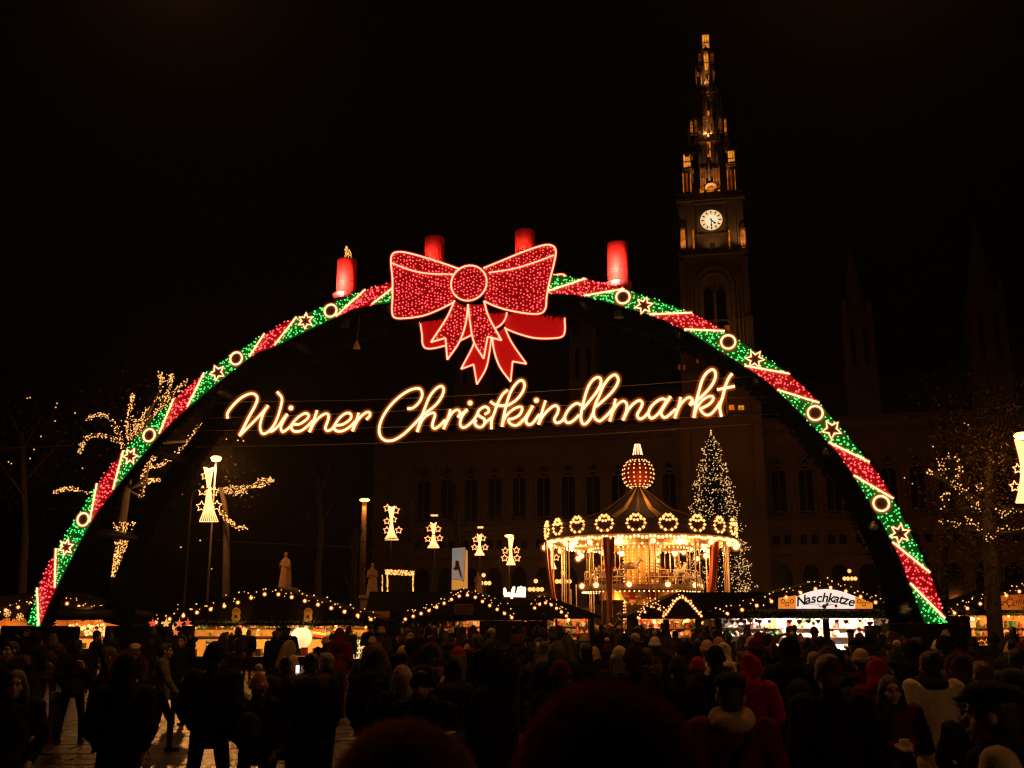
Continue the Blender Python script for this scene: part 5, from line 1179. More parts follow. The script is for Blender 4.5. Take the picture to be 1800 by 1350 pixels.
post(895, 942, 112, 'lamp post above the small script sign', .5, True, .1, power=1300); comet(898, 947, 972, 993, 5, 9, 111.5, [(888, 968, 6), (908, 967, 6), (887, 981, 6.5), (909, 981, 6.5)], 'comet light hanging over the small script sign')
post(970, 930, 82, 'post carrying the comet light behind the left edge of the carousel', .3, False); comet(971, 955, 982, 1000, 5, 8, 81.6, [(965, 975, 6), (978, 980, 6), (966, 988, 6)], 'comet light seen through the left poles of the carousel')
post(1796, 766, 39.5, 'lamp post with an orange lamp at the right edge', .3, power=1000); comet(1798, 775, 830, 884, 14, 14, 39, [(1789, 824, 9), (1784, 855, 10), (1812, 824, 9), (1815, 855, 10)], 'big comet light cut off by the right edge')
post(1540, 978, 90, 'slim post carrying the small lone star at the right arch leg', .2, False, .06)
comet(1541, 980, 987, 993, 2, 5, 89.6, [(1538, 981, 6)], 'small lone star light by the right arch leg')
def candelabra(px, py, d, label):
    c = P(px, py, d); root = thing('candelabra_lamp', (c.x, c.y, 0), label, 'street lamp', 'candelabra lamps of the square'); b = MB()
    b.tube([(c.x, c.y, 0), (c.x, c.y, 1), (c.x, c.y, c.z + .5)], [.16, .09, .06], 8); pl = b.build('pole', M['steel_dark'], root)
    for k, (dx, dz) in enumerate(((-.55, 0), (-.2, .0), (.2, 0), (.55, 0), (0, .75))):
        if dz == 0: b = MB(); b.tube([(c.x, c.y, c.z - .5), (c.x + dx * .8, c.y, c.z - .4), (c.x + dx, c.y, c.z - .2)], .03, 5); b.build('arm', M['steel_dark'], root)
        b = MB(); b.ball((c.x + dx, c.y, c.z + dz), .2, 0, 8, 6); b.build('globe', M['led_warm'], root)
for px, py, d, w in ((1494, 1017, 105, 'candelabra lamp with five globes above the white name board'), (850, 1025, 100, 'candelabra lamp beside the standing statue'), (942, 1036, 96, 'candelabra lamp right of the small script sign'), (990, 1022, 92, 'candelabra lamp seen between the left poles of the carousel')): candelabra(px, py, d, w)
# ================================================================== STATUES, PORTAL, BANNER, SMALL SIGN
M['statue'] = mat('statue_stone', (.26, .15, .085), .85, (.13, .08, .05), 5, .5, 9)
def statue(px, top, bot, d, label, seed):
    rs_ = random.Random(seed); c = P(px, bot, d); h = P(px, top, d).z - c.z; k = h / 1.9
    root = thing('statue', (c.x, c.y, 0), label, 'statue', 'statues on pedestals')
    me = blob([('e', (0, 0, 1.76), (.11, .12, .14)), ('c', (0, 0, 1.4), (0, 0, 1.65), .1, .07), ('c', (0, 0, .95), (0, .02, 1.42), .2, .19), ('c', (0, 0, .05), (0, 0, 1.0), .34, .2), ('c', (.22, 0, 1.42), (.3, -.08, 1.08), .08, .07), ('c', (.3, -.08, 1.08), (.08, -.24, 1.16), .065, .05), ('c', (-.22, 0, 1.42), (-.3, -.05, 1.05), .08, .07), ('c', (-.3, -.05, 1.05), (-.2, -.25, 1.25), .06, .05),
               ('c', (.18, -.12, .1), (.12, -.12, 1.0), .12, .08), ('c', (-.15, -.15, .1), (-.1, -.12, 1.0), .12, .08), ('c', (.3, .05, .1), (.22, .05, 1.35), .1, .07)], .04, 3, .4)
    me.materials.append(M['statue']); o = link('figure', me, root, (0, 0, c.z)); o.scale = (k,) * 3; o.rotation_euler.z = rs_.uniform(-.5, .5)
    b = MB(); b.box((c.x, c.y, c.z / 2), (1.1, 1.1, c.z)); b.box((c.x, c.y, c.z - .1), (1.3, 1.3, .16)); b.build('pedestal', M['stone_dark'], root)
    spot((c.x + .8, c.y - 3.2, c.z + .3), (c.x, c.y, c.z + h * .55), 42 * k, (1, .3, .06), R(60), 1, .2)
statue(500, 970, 1033, 58, 'robed stone statue lit orange behind the ridge of the broad gable', 1)
statue(653, 989, 1046, 60, 'orange lit stone statue left of the lit portal frame', 2)
statue(840, 1004, 1045, 70, 'slim orange lit statue right of the tall banner', 3)
pt_ = thing('light_portal', P(702, 1038, 66), 'rectangular frame wrapped in warm lights behind the dark roofed stall', 'light portal')
rr = random.Random(31)
for nm, (x0, y0, x1, y1), n, w in (('wrapped_post', (681, 1002, 681, 1040), 70, 2.4), ('wrapped_post', (726, 1005, 726, 1040), 60, 1.6), ('wrapped_lintel', (678, 1005, 727, 1008), 210, 4.4), ('wrapped_post', (672, 1008, 672, 1040), 30, 1.5)):
    b = MB(); b.tube([P(x0, y0, 66), P(x1, y1, 66)], .06, 6); o = b.build(nm, M['wood'], pt_); b = MB()
    for _ in range(n):
        t = rr.random(); b.octa(P(x0 + (x1 - x0) * t + rr.uniform(-w / 2, w / 2), y0 + (y1 - y0) * t + (rr.uniform(-w, w) if nm == 'wrapped_lintel' else 0), 66 - rr.uniform(.07, .15)), .035)
    b.build('fairy_lights', M['led_warm'], o, 'stuff')
bn = thing('banner', P(808, 1036, 72), 'tall backlit banner in white and pale blue with a yellow edge', 'banner')
M['ban_w'] = glow('backlit_banner_white', (.8, .6, .55), .2); M['ban_c'] = glow('backlit_banner_blue', (.2, .55, .62), .28); M['ban_y'] = glow('backlit_banner_yellow', (1.0, .38, .06), .5)
for nm, mt, q, dz in (('white_field', 'ban_w', [(794, 1018), (815, 1020), (818, 962), (795, 964)], 0), ('yellow_edge', 'ban_y', [(815, 1037), (822, 1037), (822, 968), (818.5, 966)], 0), ('yellow_foot', 'ban_y', [(794, 1037), (815, 1037), (815, 1021), (794, 1018.5)], 0), ('blue_figure', 'ban_c', [(799, 983), (806, 984), (808, 972), (806, 965), (800, 966)], -.06)):
    b = MB(); b.prism([P(x, y, 72 + dz) for x, y in q], (0, .05, 0)); b.build(nm, M[mt], bn)
b = MB(); b.prism([P(x, y, 71.9) for x, y in ((796, 1000), (800, 997), (801, 985), (806, 986), (809, 1000), (813, 1018), (809, 1012), (805, 1000), (802, 1003))], (0, .04, 0)); b.build('dark_figure', M['black'], bn)
sg = thing('script_sign', P(905, 1048, 58), 'small glowing white script sign on the roof left of the carousel', 'sign')
M['neon_w'] = glow('white_neon', (1.0, .68, .34), 3.2)
for st_ in ([(886, 1045), (887, 1034), (889, 1040), (888, 1048), (892, 1044), (895, 1042), (896, 1048)], [(898, 1050), (901, 1036), (904, 1032), (903, 1040), (899, 1052), (903, 1046), (907, 1044)], [(908, 1047), (911, 1034), (912, 1034), (910, 1047)], [(913, 1047), (915, 1033), (917, 1033), (915, 1047), (919, 1043)], [(919, 1047), (921, 1034), (923, 1035), (922, 1048)], [(886, 1047), (924, 1048)]):
    b = MB(); b.tube(cr([P(x, y, 58) for x, y in st_], 5), .055, 6); b.build('neon_stroke', M['neon_w'], sg)
b = MB(); b.box(P(905, 1050.5, 58.1), (1.4, .1, .1)); b.build('mounting_bar', M['steel_dark'], sg)
hb = P(627, 606, 33); hl = thing('hanging_cone', hb, 'tiny lit cone hanging below the left half of the arch', 'lamp'); b = MB(); b.lathe(hb, [(0, -.13), (.13, -.13), (.02, .15), (0, .17)], 10); b.build('cone', mat('cone_shade', (.6, .3, .1), .5), hl); b = MB(); b.tube([hb + Vector((0, 0, .16)), hb + Vector((.02, .3, 1.1))], .008, 4); b.build('cord', M['wire'], hl)
spot(hb + Vector((.1, -.9, -.4)), hb, 4, (1, .5, .2), R(40), 1, .05)
# overhead wires
for i, (pts, d, r, lab) in enumerate(((( (345, 786), (600, 781), (900, 771), (1150, 757), (1340, 744)), 26, .011, 'long pale tram wire sagging below the glowing script'), (((-30, 789), (60, 786), (127, 783)), 26, .01, 'short pale wire at the far left above the wrapped tree'), (((380, 950), (560, 958), (760, 940), (1000, 925), (1330, 916)), 40, .018, 'dark tram wire crossing in front of the carousel crown'), (((1560, 728), (1610, 725), (1700, 720), (1830, 712)), 36, .012, 'pale wire at the right above the light wrapped tree'), (((380, 949), (440, 953), (620, 962)), 44, .012, 'thin wire running from the big comet light'))):
    b = MB(); b.tube(cr([P(x, y, d) for x, y in pts], 8), r, 5); tag(b.build('overhead_wire', M['black'] if 'dark' in lab else M['wire']), lab, 'wire')
# ================================================================== TREES WITH WRAPPED BRANCHES
def wrapped_tree(d, base_px, trunk, branches, label, lights, foliage, seed, tw=.3, dens=22, trunk_lit=None):
    rs_ = random.Random(seed); g0 = P(base_px, 1085, d); root = thing('tree', (g0.x, d, 0), label, 'tree', 'trees hung with lights')
    tp = [Vector((g0.x, d, 0))] + [P(x, y, d) for x, y in trunk]
    b = MB(); b.tube(cr(tp, 4), [tw * (1 - .55 * k / (len(cr(tp, 4)) - 1)) for k in range(len(cr(tp, 4)))], 8); b.build('trunk', M['bark'], root)
    lb = MB(); fb = MB()
    if trunk_lit:
        (xa, ya), (xb, yb), w0, w1 = trunk_lit
        for _ in range(330):
            t = rs_.random(); u = rs_.uniform(-1, 1); w = w0 + (w1 - w0) * t ** 2.2; lb.octa(P(xa + (xb - xa) * t + u * w, ya + (yb - ya) * t, d - tw - .1), .036)
    for br in branches:
        yj = rs_.uniform(-1.0, 1.0); pts = [P(x, y, d + yj + .6 * rs_.uniform(-1, 1)) for x, y in br]; c = cr(pts, 6)
        start = min(tp + [tp[-1]], key=lambda q: (q - pts[-1]).length); c2 = c + [start]
        b = MB(); b.tube(c2, [.025 + .07 * k / (len(c2) - 1) for k in range(len(c2))], 6); b.build('limb', M['bark'], root)
        L = sum((p - q).length for p, q in zip(c, c[1:])); n = int(L * dens)
        for _ in range(n):
            k = rs_.randrange(len(c) - 1); p = c[k].lerp(c[k + 1], rs_.random()); lb.octa(p + Vector((rs_.gauss(0, .065), rs_.gauss(0, .12), rs_.gauss(0, .065))), rs_.choice((.026, .034, .042)))
    if lights: lb.build('fairy_lights', M['led_warm'], root, 'stuff')
    for (fx, fy, rx, ry, n) in foliage:
        for _ in range(n):
            p = P(fx + rs_.gauss(0, rx), fy + rs_.gauss(0, ry), d + rs_.gauss(0, 1.5)); v1 = Vector((rs_.uniform(-1, 1), rs_.uniform(-1, 1), rs_.uniform(-1, 1))).normalized(); v2 = v1.orthogonal().normalized(); s = rs_.uniform(.05, .11)
            fb.add([p, p + v1 * s + v2 * s * .45, p + v1 * s * 2, p + v1 * s - v2 * s * .45], [(0, 1, 2, 3)])
    if foliage: fb.build('crown', M['leaf'], root, 'stuff')
    return root
wrapped_tree(56, 206, [(206, 1010), (212, 930), (222, 860), (232, 780)], [[(151,736),(178,729),(199,743),(213,772),(217,789)], [(139,796),(149,772),(178,764),(210,775)], [(94,866),(124,859),(156,869)], [(233,695),(228,729),(226,772)], [(261,715),(245,747),(235,775)], [(292,711),(270,729),(249,754)], [(331,668),(309,686),(290,705)], [(302,658),(299,679),(280,715)], [(281,654),(284,672),(272,705)], [(327,782),(302,804),(281,818),(256,825),(249,875)], [(370,743),(352,750),(330,775)], [(299,850),(270,843),(256,850)], [(238,735),(236,760),(232,785)], [(252,728),(246,750),(240,778)], [(220,735),(226,758),(229,785)], [(275,800),(262,815),(256,840)]],
    'left tree with trunk and limbs wrapped in warm lights behind the arch leg', True, [(240, 720, 70, 50, 300)], 5, .42, 40, ((203, 1014), (219, 917), 8, 20))
wrapped_tree(57, 398, [(398, 990), (396, 900), (388, 860)], [[(479,845),(464,843),(445,853),(425,865),(397,865),(383,863)], [(472,850),(440,857),(406,857),(388,862)], [(433,928),(414,926),(400,913),(387,899)]], 'dark tree with two light wrapped limbs beside the big comet light', True, [(420, 830, 40, 35, 160)], 6, .25, 50)
wrapped_tree(44, 1745, [(1742, 1000), (1738, 940), (1735, 890), (1740, 800)], [[(1682,802),(1689,824),(1677,847),(1684,855),(1696,864),(1708,881),(1722,893)], [(1650,810),(1661,827),(1640,833)], [(1630,828),(1642,832),(1663,842),(1680,852)], [(1717,847),(1726,864),(1708,884)], [(1739,861),(1733,884),(1722,893)], [(1699,909),(1708,920),(1724,934),(1733,948)], [(1767,920),(1750,943),(1733,948)], [(1753,892),(1761,903),(1781,898),(1800,900),(1830,905)], [(1775,931),(1800,933),(1840,930)], [(1648,917),(1671,920),(1693,926)], [(1651,875),(1664,867),(1657,898)], [(1672,800),(1652,812)]],
    'right tree with curling limbs of warm lights and brown leaves', True, [(1740, 800, 60, 70, 4200), (1770, 700, 60, 60, 2200), (1790, 880, 40, 60, 1500), (1690, 900, 40, 60, 1100), (1700, 1000, 60, 40, 900)], 7, .35, 15)
for px, d, hpx, wpx, n, lab in ((560, 84, 840, 55, 1300, 'dark bare tree left of the orange lamp column'), (800, 104, 850, 50, 1500, 'dark tree with a pale lit clump in front of the town hall'), (720, 90, 905, 45, 900, 'low dark tree behind the lit portal frame'), (622, 90, 950, 40, 900, 'low dark tree in front of the orange lamp column'), (40, 66, 760, 90, 1400, 'dark tree at the far left with a few scattered lights'), (1660, 88, 720, 60, 1600, 'tall dim tree beyond the right arch leg')):
    wrapped_tree(d, px, [(px, 1000), (px + 4, 930), (px - 2, hpx)], [[(px - wpx * .8, hpx + 20), (px - wpx * .4, hpx + 60), (px, hpx + 110)], [(px + wpx * .8, hpx + 10), (px + wpx * .4, hpx + 50), (px, hpx + 90)], [(px - wpx * .3, hpx - 40), (px - 4, hpx + 10), (px, hpx + 60)], [(px + wpx * .4, hpx - 30), (px + 8, hpx + 15), (px, hpx + 50)]], lab, False, [(px, hpx + 40, wpx * .6, 55, n)], px, .35)
b = MB(); rr = random.Random(14)
for x, y in ((53, 699), (100, 709), (132, 726), (97, 740), (72, 767), (15, 812), (20, 815), (53, 806), (60, 790), (98, 716), (145, 823), (48, 700), (428, 775), (418, 774), (398, 772), (352, 950), (330, 955), (318, 962), (372, 1000), (1695, 744), (1702, 747), (1640, 785), (1590, 840), (1604, 850)):
    b.octa(P(x, y, 55), .045)
tag(b.build('stray_lights', M['led_warm']), 'scattered single lights hanging in the dark trees', 'lights', None, 'stuff')
# bollard
bp_ = at_height(92, 1306, 0); tp_ = P(92, 1216, bp_.y); b = MB()
rb_ = (P(103, 1258, bp_.y).x - P(81, 1258, bp_.y).x) / 2
b.lathe((bp_.x, bp_.y, 0), [(0, 0), (rb_ * 1.02, 0), (rb_, .03), (rb_, tp_.z - .02), (rb_ * .93, tp_.z), (0, tp_.z + .005)], 24, 0, True); bo = tag(b.build('bollard', M['steel']), 'brushed steel bollard on the wet paving at the left', 'bollard')
b = MB(); b.lathe((bp_.x, bp_.y, 0), [(rb_ * 1.01, tp_.z - .2), (rb_ * 1.03, tp_.z - .2), (rb_ * 1.03, tp_.z - .14), (rb_ * 1.01, tp_.z - .14)], 24); o = b.build('reflector_band', M['steel_dark'], bo)
# ================================================================== PEOPLE
# bodies stand at the origin facing +Y (towards the market), 1.72 m tall
SK = [mat('skin_fair', (.5, .3, .22), .6, (.44, .25, .18), 9), mat('skin_tan', (.38, .22, .15), .6, (.33, .18, .12), 9)]
EYE = mat('dark_eye', (.02, .015, .012), .25); LIP = mat('lip', (.28, .08, .07), .5)
HAIR = {k: mat('hair_' + k, c, .55, None, 20, .4, 60) for k, c in (('black', (.012, .01, .009)), ('brown', (.05, .028, .016)), ('blond', (.26, .16, .08)), ('red', (.12, .035, .015)), ('grey', (.2, .19, .18)))}
CL = {k: mat('cloth_' + k, c, .9, None, 7, .22, 26, 0, .12) for k, c in (('black', (.012, .011, .012)), ('charcoal', (.03, .03, .032)), ('navy', (.012, .016, .035)), ('brown', (.06, .035, .02)), ('darkred', (.12, .012, .014)), ('red', (.42, .02, .025)), ('grey', (.16, .15, .14)), ('beige', (.55, .36, .2)), ('cream', (.75, .58, .38)), ('olive', (.06, .06, .03)), ('pink', (.5, .2, .2)), ('white', (.6, .55, .47)))}
FUR = {k: mat('fur_' + k, c, .9, None, 30, .5, 90, 0, .15) for k, c in (('brown', (.3, .16, .08)), ('dark', (.28, .13, .07)), ('grey', (.3, .25, .2)), ('reddark', (.2, .032, .024)))}
def arm(side, pose):
    s = side; sh = Vector((.19 * s, 0, 1.42))
    if pose == 'down': el, wr = Vector((.27 * s, -.02, 1.12)), Vector((.27 * s, .06, .86))
    elif pose == 'pocket': el, wr = Vector((.26 * s, -.06, 1.13)), Vector((.19 * s, .11, .95))
    elif pose == 'front': el, wr = Vector((.27 * s, .03, 1.13)), Vector((.07 * s, .26, 1.16))
    elif pose == 'phone': el, wr = Vector((.27 * s, .14, 1.16)), Vector((.08 * s, .32, 1.46))
    elif pose == 'raise': el, wr = Vector((.4 * s, .1, 1.5)), Vector((.3 * s, .18, 1.76))
    elif pose == 'swing_f': el, wr = Vector((.25 * s, .12, 1.14)), Vector((.24 * s, .28, .93))
    elif pose == 'swing_b': el, wr = Vector((.25 * s, -.14, 1.14)), Vector((.25 * s, -.18, .88))
    return sh, el, wr
def hand(pr, el, wr, s):
    d = (wr - el).normalized(); side = d.cross(Vector((0, 0, 1)) if abs(d.z) < .8 else Vector((0, 1, 0))).normalized(); up = side.cross(d)
    pc = wr + d * .06; pr.append(('c', wr, wr + d * .085, .03, .036)); pr.append(('e', pc, (.036, .036, .036)))
    for i in range(4):
        o = side * (-.03 + .02 * i); L_ = (.062, .075, .07, .055)[i]; k0 = wr + d * .1 + o; k1 = k0 + d * L_ * .6 - up * .012; k2 = k1 + d * L_ * .35 - up * .03
        pr.append(('c', k0, k1, .0105, .0098)); pr.append(('c', k1, k2, .0098, .0085))
    t0 = wr + d * .035 + side * .036; t1 = t0 + d * .035 + side * .026; t2 = t1 + d * .028 - up * .016; pr += [('c', t0, t1, .013, .0115), ('c', t1, t2, .0115, .0095)]
def legs(stance):
    if stance == 'walk': return [(Vector((.09, 0, .9)), Vector((.1, .2, .5)), Vector((.1, .2, .09))), (Vector((-.09, 0, .9)), Vector((-.1, -.04, .48)), Vector((-.1, -.34, .16)))]
    if stance == 'apart': return [(Vector((.1, 0, .9)), Vector((.16, .02, .48)), Vector((.19, 0, .08))), (Vector((-.1, 0, .9)), Vector((-.15, .02, .48)), Vector((-.18, 0, .08)))]
    return [(Vector((.09, 0, .9)), Vector((.1, .015, .48)), Vector((.105, 0, .08))), (Vector((-.09, 0, .9)), Vector((-.1, .015, .48)), Vector((-.105, 0, .08)))]
def body_mesh(pose_l, pose_r, stance='stand', tilt=0.0):
    hc = Vector((0, .035, 1.6))
    pr = [('e', hc + Vector((0, -.01, .025)), (.076, .094, .098)), ('e', hc + Vector((0, .03, -.05)), (.056, .062, .062)), ('c', hc + Vector((0, .088, .005)), hc + Vector((0, .106, -.028)), .011, .016), ('e', hc + Vector((0, .072, .035)), (.052, .022, .014)),
          ('e', hc + Vector((.05, .055, -.03)), (.022, .022, .024)), ('e', hc + Vector((-.05, .055, -.03)), (.022, .022, .024)), ('e', hc + Vector((0, .085, -.066)), (.026, .014, .012)), ('e', hc + Vector((0, .07, -.098)), (.028, .024, .018)),
          ('e', hc + Vector((.079, -.01, -.01)), (.012, .022, .032)), ('e', hc + Vector((-.079, -.01, -.01)), (.012, .022, .032)), ('c', (0, -.01, 1.4), hc + Vector((0, -.02, -.06)), .062, .052),
          ('c', (-.1, 0, 1.36), (.1, 0, 1.36), .1, .1), ('e', (0, 0, 1.2), (.16, .105, .22)), ('e', (0, 0, .98), (.155, .11, .15))]
    for s, ps in ((-1, pose_l), (1, pose_r)):
        sh, el, wr = arm(s, ps); pr += [('c', sh, el, .056, .046), ('c', el, wr, .044, .03)]; hand(pr, el, wr, s)
    for hp_, kn, an in legs(stance):
        pr += [('c', hp_, kn, .088, .06), ('c', kn, an, .056, .042), ('c', an - Vector((0, .04, .035)), an + Vector((0, .14, -.045)), .043, .034)]
    me = blob(pr, .0115, 2, .33)
    for p in me.polygons:
        c = p.center; z = c.z
        near = min((c - (arm(s, ps)[2])).length for s, ps in ((-1, pose_l), (1, pose_r)))
        p.material_index = 0 if z > 1.46 or near < .02 or (near < .2 and any((c - arm(s, ps)[1]).length > (arm(s, ps)[2] - arm(s, ps)[1]).length * .97 and (c - arm(s, ps)[2]).length < .2 and (c - arm(s, ps)[2]).dot(arm(s, ps)[2] - arm(s, ps)[1]) > -.004 for s, ps in ((-1, pose_l), (1, pose_r)))) else (3 if z > .95 else 1 if z > .13 else 2)
    return me
def coat_mesh(pose_l, pose_r, length, puff, stance, seed, hood_down=False, rough=.012):
    pr = [('c', (-.13, -.005, 1.365), (.13, -.005, 1.365), .085 + puff * .8, .085 + puff * .8), ('e', (0, 0, 1.22), (.165 + puff, .12 + puff, .22)), ('e', (0, 0, .99), (.162 + puff, .125 + puff, .2)), ('c', (0, -.01, 1.36), (0, 0, 1.49), .115 + puff * .4, .068)]
    z = .95
    while z > length:
        pr.append(('e', (0, .0, z), (.165 + puff + (.95 - z) * .1, .135 + puff + (.95 - z) * .1, .12))); z -= .08
    for s, ps in ((-1, pose_l), (1, pose_r)):
        sh, el, wr = arm(s, ps); pr += [('c', sh, el, .074 + puff * .7, .062 + puff * .6), ('c', el, el.lerp(wr, .96), .06 + puff * .6, .046 + puff * .3)]
    if hood_down: pr += [('e', (0, -.13, 1.45), (.14, .085, .09)), ('c', (-.1, -.04, 1.47), (.1, -.04, 1.47), .06, .06)]
    me = blob(pr, .02, 2, .45)
    for v in me.vertices:      # folds and quilting
        n = noise.noise(Vector((v.co.x * 4 + seed, v.co.y * 4, v.co.z * 13))); q = math.sin(v.co.z * 62) * puff * .16
        c = Vector((v.co.x, v.co.y, 0)); L_ = max(.05, c.length); v.co += (c / L_) * (n * rough * 1.6 + q)
    return me
def head_e(prims, vox=.016, sm=3, ratio=.5): return blob(prims, vox, sm, ratio)
HC = Vector((0, .035, 1.6))
hair_short = head_e([('e', HC + Vector((0, -.022, .035)), (.088, .1, .105)), ('e', HC + Vector((0, -.06, -.03)), (.07, .06, .08)), ('e', HC + Vector((0, .05, .1)), (.06, .04, .035))])
hair_long = head_e([('e', HC + Vector((0, -.025, .035)), (.094, .105, .108)), ('c', HC + Vector((0, -.07, 0)), (0, -.14, 1.3), .095, .1), ('c', HC + Vector((.075, -.01, 0)), (.11, .02, 1.33), .04, .05), ('c', HC + Vector((-.075, -.01, 0)), (-.11, .02, 1.33), .04, .05), ('e', (0, -.155, 1.26), (.14, .055, .12))])
hair_bun = head_e([('e', HC + Vector((0, -.022, .035)), (.09, .102, .106)), ('e', HC + Vector((0, -.11, .09)), (.05, .05, .05)), ('e', HC + Vector((0, -.06, -.03)), (.07, .06, .07))])
beanie = head_e([('e', HC + Vector((0, -.02, .06)), (.1, .115, .11)), ('e', HC + Vector((0, -.03, .095)), (.088, .098, .085)), ('e', HC + Vector((0, -.02, .02)), (.104, .12, .035))])
cuff = MB(); cuff.lathe(HC + Vector((0, -.02, .0)), [(.1, 0), (.112, .01), (.113, .055), (.102, .065)], 20, 0, True)
cuff = cuff
pom = head_e([('e', HC + Vector((0, -.045, .235)), (.05, .05, .048))], .014, 1, .7)
hood_up = head_e([('e', HC + Vector((0, -.04, .04)), (.118, .13, .135)), ('c', HC + Vector((0, -.07, -.02)), (0, -.06, 1.42), .1, .15), ('e', HC + Vector((0, -.1, .12)), (.07, .07, .07))], .02)
cap = head_e([('e', HC + Vector((0, -.01, .085)), (.1, .125, .06)), ('e', HC + Vector((0, .1, .06)), (.075, .06, .012))], .014)
scarf_me = head_e([('c', (-.06, .02, 1.47), (.06, .02, 1.47), .085, .085), ('e', (0, -.04, 1.46), (.13, .11, .07)), ('c', (.06, .12, 1.42), (.07, .14, 1.15), .04, .045)], .02)
bag_me = head_e([('e', (0, -.25, 1.18), (.15, .1, .2)), ('e', (0, -.33, 1.1), (.11, .05, .1)), ('c', (.1, -.16, 1.4), (.13, -.02, 1.44), .025, .025), ('c', (-.1, -.16, 1.4), (-.13, -.02, 1.44), .025, .025)], .02)
strap_me = MB().tube(cr([(.15, .1, 1.43), (.0, .2, 1.2), (-.2, .12, .98), (-.22, -.02, .93), (-.05, -.19, 1.15), (.13, -.12, 1.43)], 5), .016, 5).mesh('bag_strap', CL['brown'])
def fur_mesh(base_pts, n, ln, wid, seed, spread=.8):
    r_ = random.Random(seed); b = MB()
    for _ in range(n):
        p, nr = base_pts(r_); d = (nr + Vector((r_.uniform(-1, 1), r_.uniform(-1, 1), r_.uniform(-1, 1))) * spread * .6).normalized() * ln * r_.uniform(.5, 1.1); q = d.orthogonal().normalized() * wid
        b.add([p - q, p + q, p + d * .6 + q * .3 - Vector((0, 0, ln * .1)), p + d - Vector((0, 0, ln * .25))], [(0, 1, 2), (0, 2, 3)], 0, True)
    return b.mesh('fur', FUR['brown'])
def rim_pts(r_):
    a = r_.uniform(-.35, math.pi + .35); return HC + Vector((.122 * math.cos(a), .075 + r_.uniform(-.03, .03), .03 + .145 * math.sin(a))), Vector((math.cos(a), .3, math.sin(a)))
fur_rim = fur_mesh(rim_pts, 900, .07, .004, 3)
def rim_back(r_):
    a = r_.random() * 6.283; return Vector((.14 * math.cos(a), -.06 + .13 * math.sin(a), 1.45 + r_.uniform(-.05, .06))), Vector((math.cos(a), math.sin(a), .35))
fur_collar = fur_mesh(rim_back, 1500, .085, .005, 4)
def ell_pts(c, s_, zmin):
    def f(r_):
        while True:
            v = Vector((r_.gauss(0, 1), r_.gauss(0, 1), r_.gauss(0, 1))).normalized()
            if v.z > zmin: return Vector(c) + Vector((v.x * s_[0], v.y * s_[1], v.z * s_[2])), v
    return f
fur_hat = fur_mesh(ell_pts(HC + Vector((0, -.03, .05)), (.135, .15, .155), -.75), 16000, .042, .0013, 5, 1.0)
fur_cape = fur_mesh(ell_pts(Vector((0, -.02, 1.44)), (.2, .17, .2), -.3), 9000, .045, .0018, 8, 1.0)
curly = fur_mesh(ell_pts(HC + Vector((0, -.05, .03)), (.115, .12, .125), -.95), 3600, .075, .004, 6, 1.3)
eye_me = MB().ball((0, 0, 0), .0135, 0, 8, 6).mesh('eye', EYE)
mouth_me = MB().ball((0, 0, 0), .012, 0, 8, 4, .45).mesh('mouth', LIP)
mouth_me.transform(Matrix.Diagonal((2.0, .7, 1, 1)))
cup_me = MB().lathe((0, 0, 0), [(0, 0), (.03, 0), (.042, .1), (.038, .1), (.03, .02), (0, .02)], 14, 0, True)
cuff_me = cuff.mesh('cuff', CL['black'])
glasses_b = MB()
for s in (-1, 1): glasses_b.tube([HC + Vector((s * .034 + .026 * math.cos(a), .105, .012 + .02 * math.sin(a))) for a in [2 * math.pi * k / 12 for k in range(12)]], .003, 4, 0, True)
glasses_b.tube([HC + Vector((.06, .1, .015)), HC + Vector((.082, .0, .01))], .003, 4); glasses_b.tube([HC + Vector((-.06, .1, .015)), HC + Vector((-.082, .0, .01))], .003, 4)
glasses_me = glasses_b.mesh('glasses', EYE)
M['screen'] = glow('phone_screen', (.75, .8, 1.0), 1.6)
for me in (hair_short, hair_long, hair_bun): me.materials.append(HAIR['brown'])
for me in (beanie, hood_up, cap, pom, scarf_me, bag_me): me.materials.append(CL['black'])
for fm_ in FUR.values():      # thin hairs let light through
    nt = fm_.node_tree; pb_ = nt.nodes['Principled BSDF']; tl = nt.nodes.new('ShaderNodeBsdfTranslucent'); mx_ = nt.nodes.new('ShaderNodeMixShader'); mx_.inputs[0].default_value = .38
    tl.inputs[0].default_value = pb_.inputs['Base Color'].links[0].from_node.inputs[6].default_value[:]
    nt.links.new(pb_.outputs[0], mx_.inputs[1]); nt.links.new(tl.outputs[0], mx_.inputs[2]); nt.links.new(mx_.outputs[0], nt.nodes['Material Output'].inputs[0])
POSES = {'stand': ('down', 'down', 'stand'), 'pockets': ('pocket', 'pocket', 'stand'), 'wide': ('pocket', 'pocket', 'apart'), 'walk': ('swing_b', 'swing_f', 'walk'), 'hold': ('front', 'front', 'stand'), 'phone': ('phone', 'front', 'stand'), 'raise': ('raise', 'phone', 'stand')}
BODY = {}; COAT = {}
def get_body(p):
    if p not in BODY:
        BODY[p] = body_mesh(*POSES[p]); [BODY[p].materials.append(m_) for m_ in (SK[0], CL['charcoal'], CL['black'], CL['black'])]
    return BODY[p]
def get_coat(p, kind):
    k = (p, kind)
    if k not in COAT:
        ln, pf, hd = {'jacket': (.84, .012, False), 'puffer': (.82, .032, False), 'long': (.5, .015, False), 'longpuffer': (.45, .03, True), 'hooded': (.8, .025, True), 'parka': (.66, .035, True)}[kind]
        COAT[k] = coat_mesh(POSES[p][0], POSES[p][1], ln, pf, POSES[p][2], len(COAT) * 3.1, hd); COAT[k].materials.append(CL['black'])
    return COAT[k]
def setm(o, m_, i=0): o.material_slots[i].link = 'OBJECT'; o.material_slots[i].material = m_
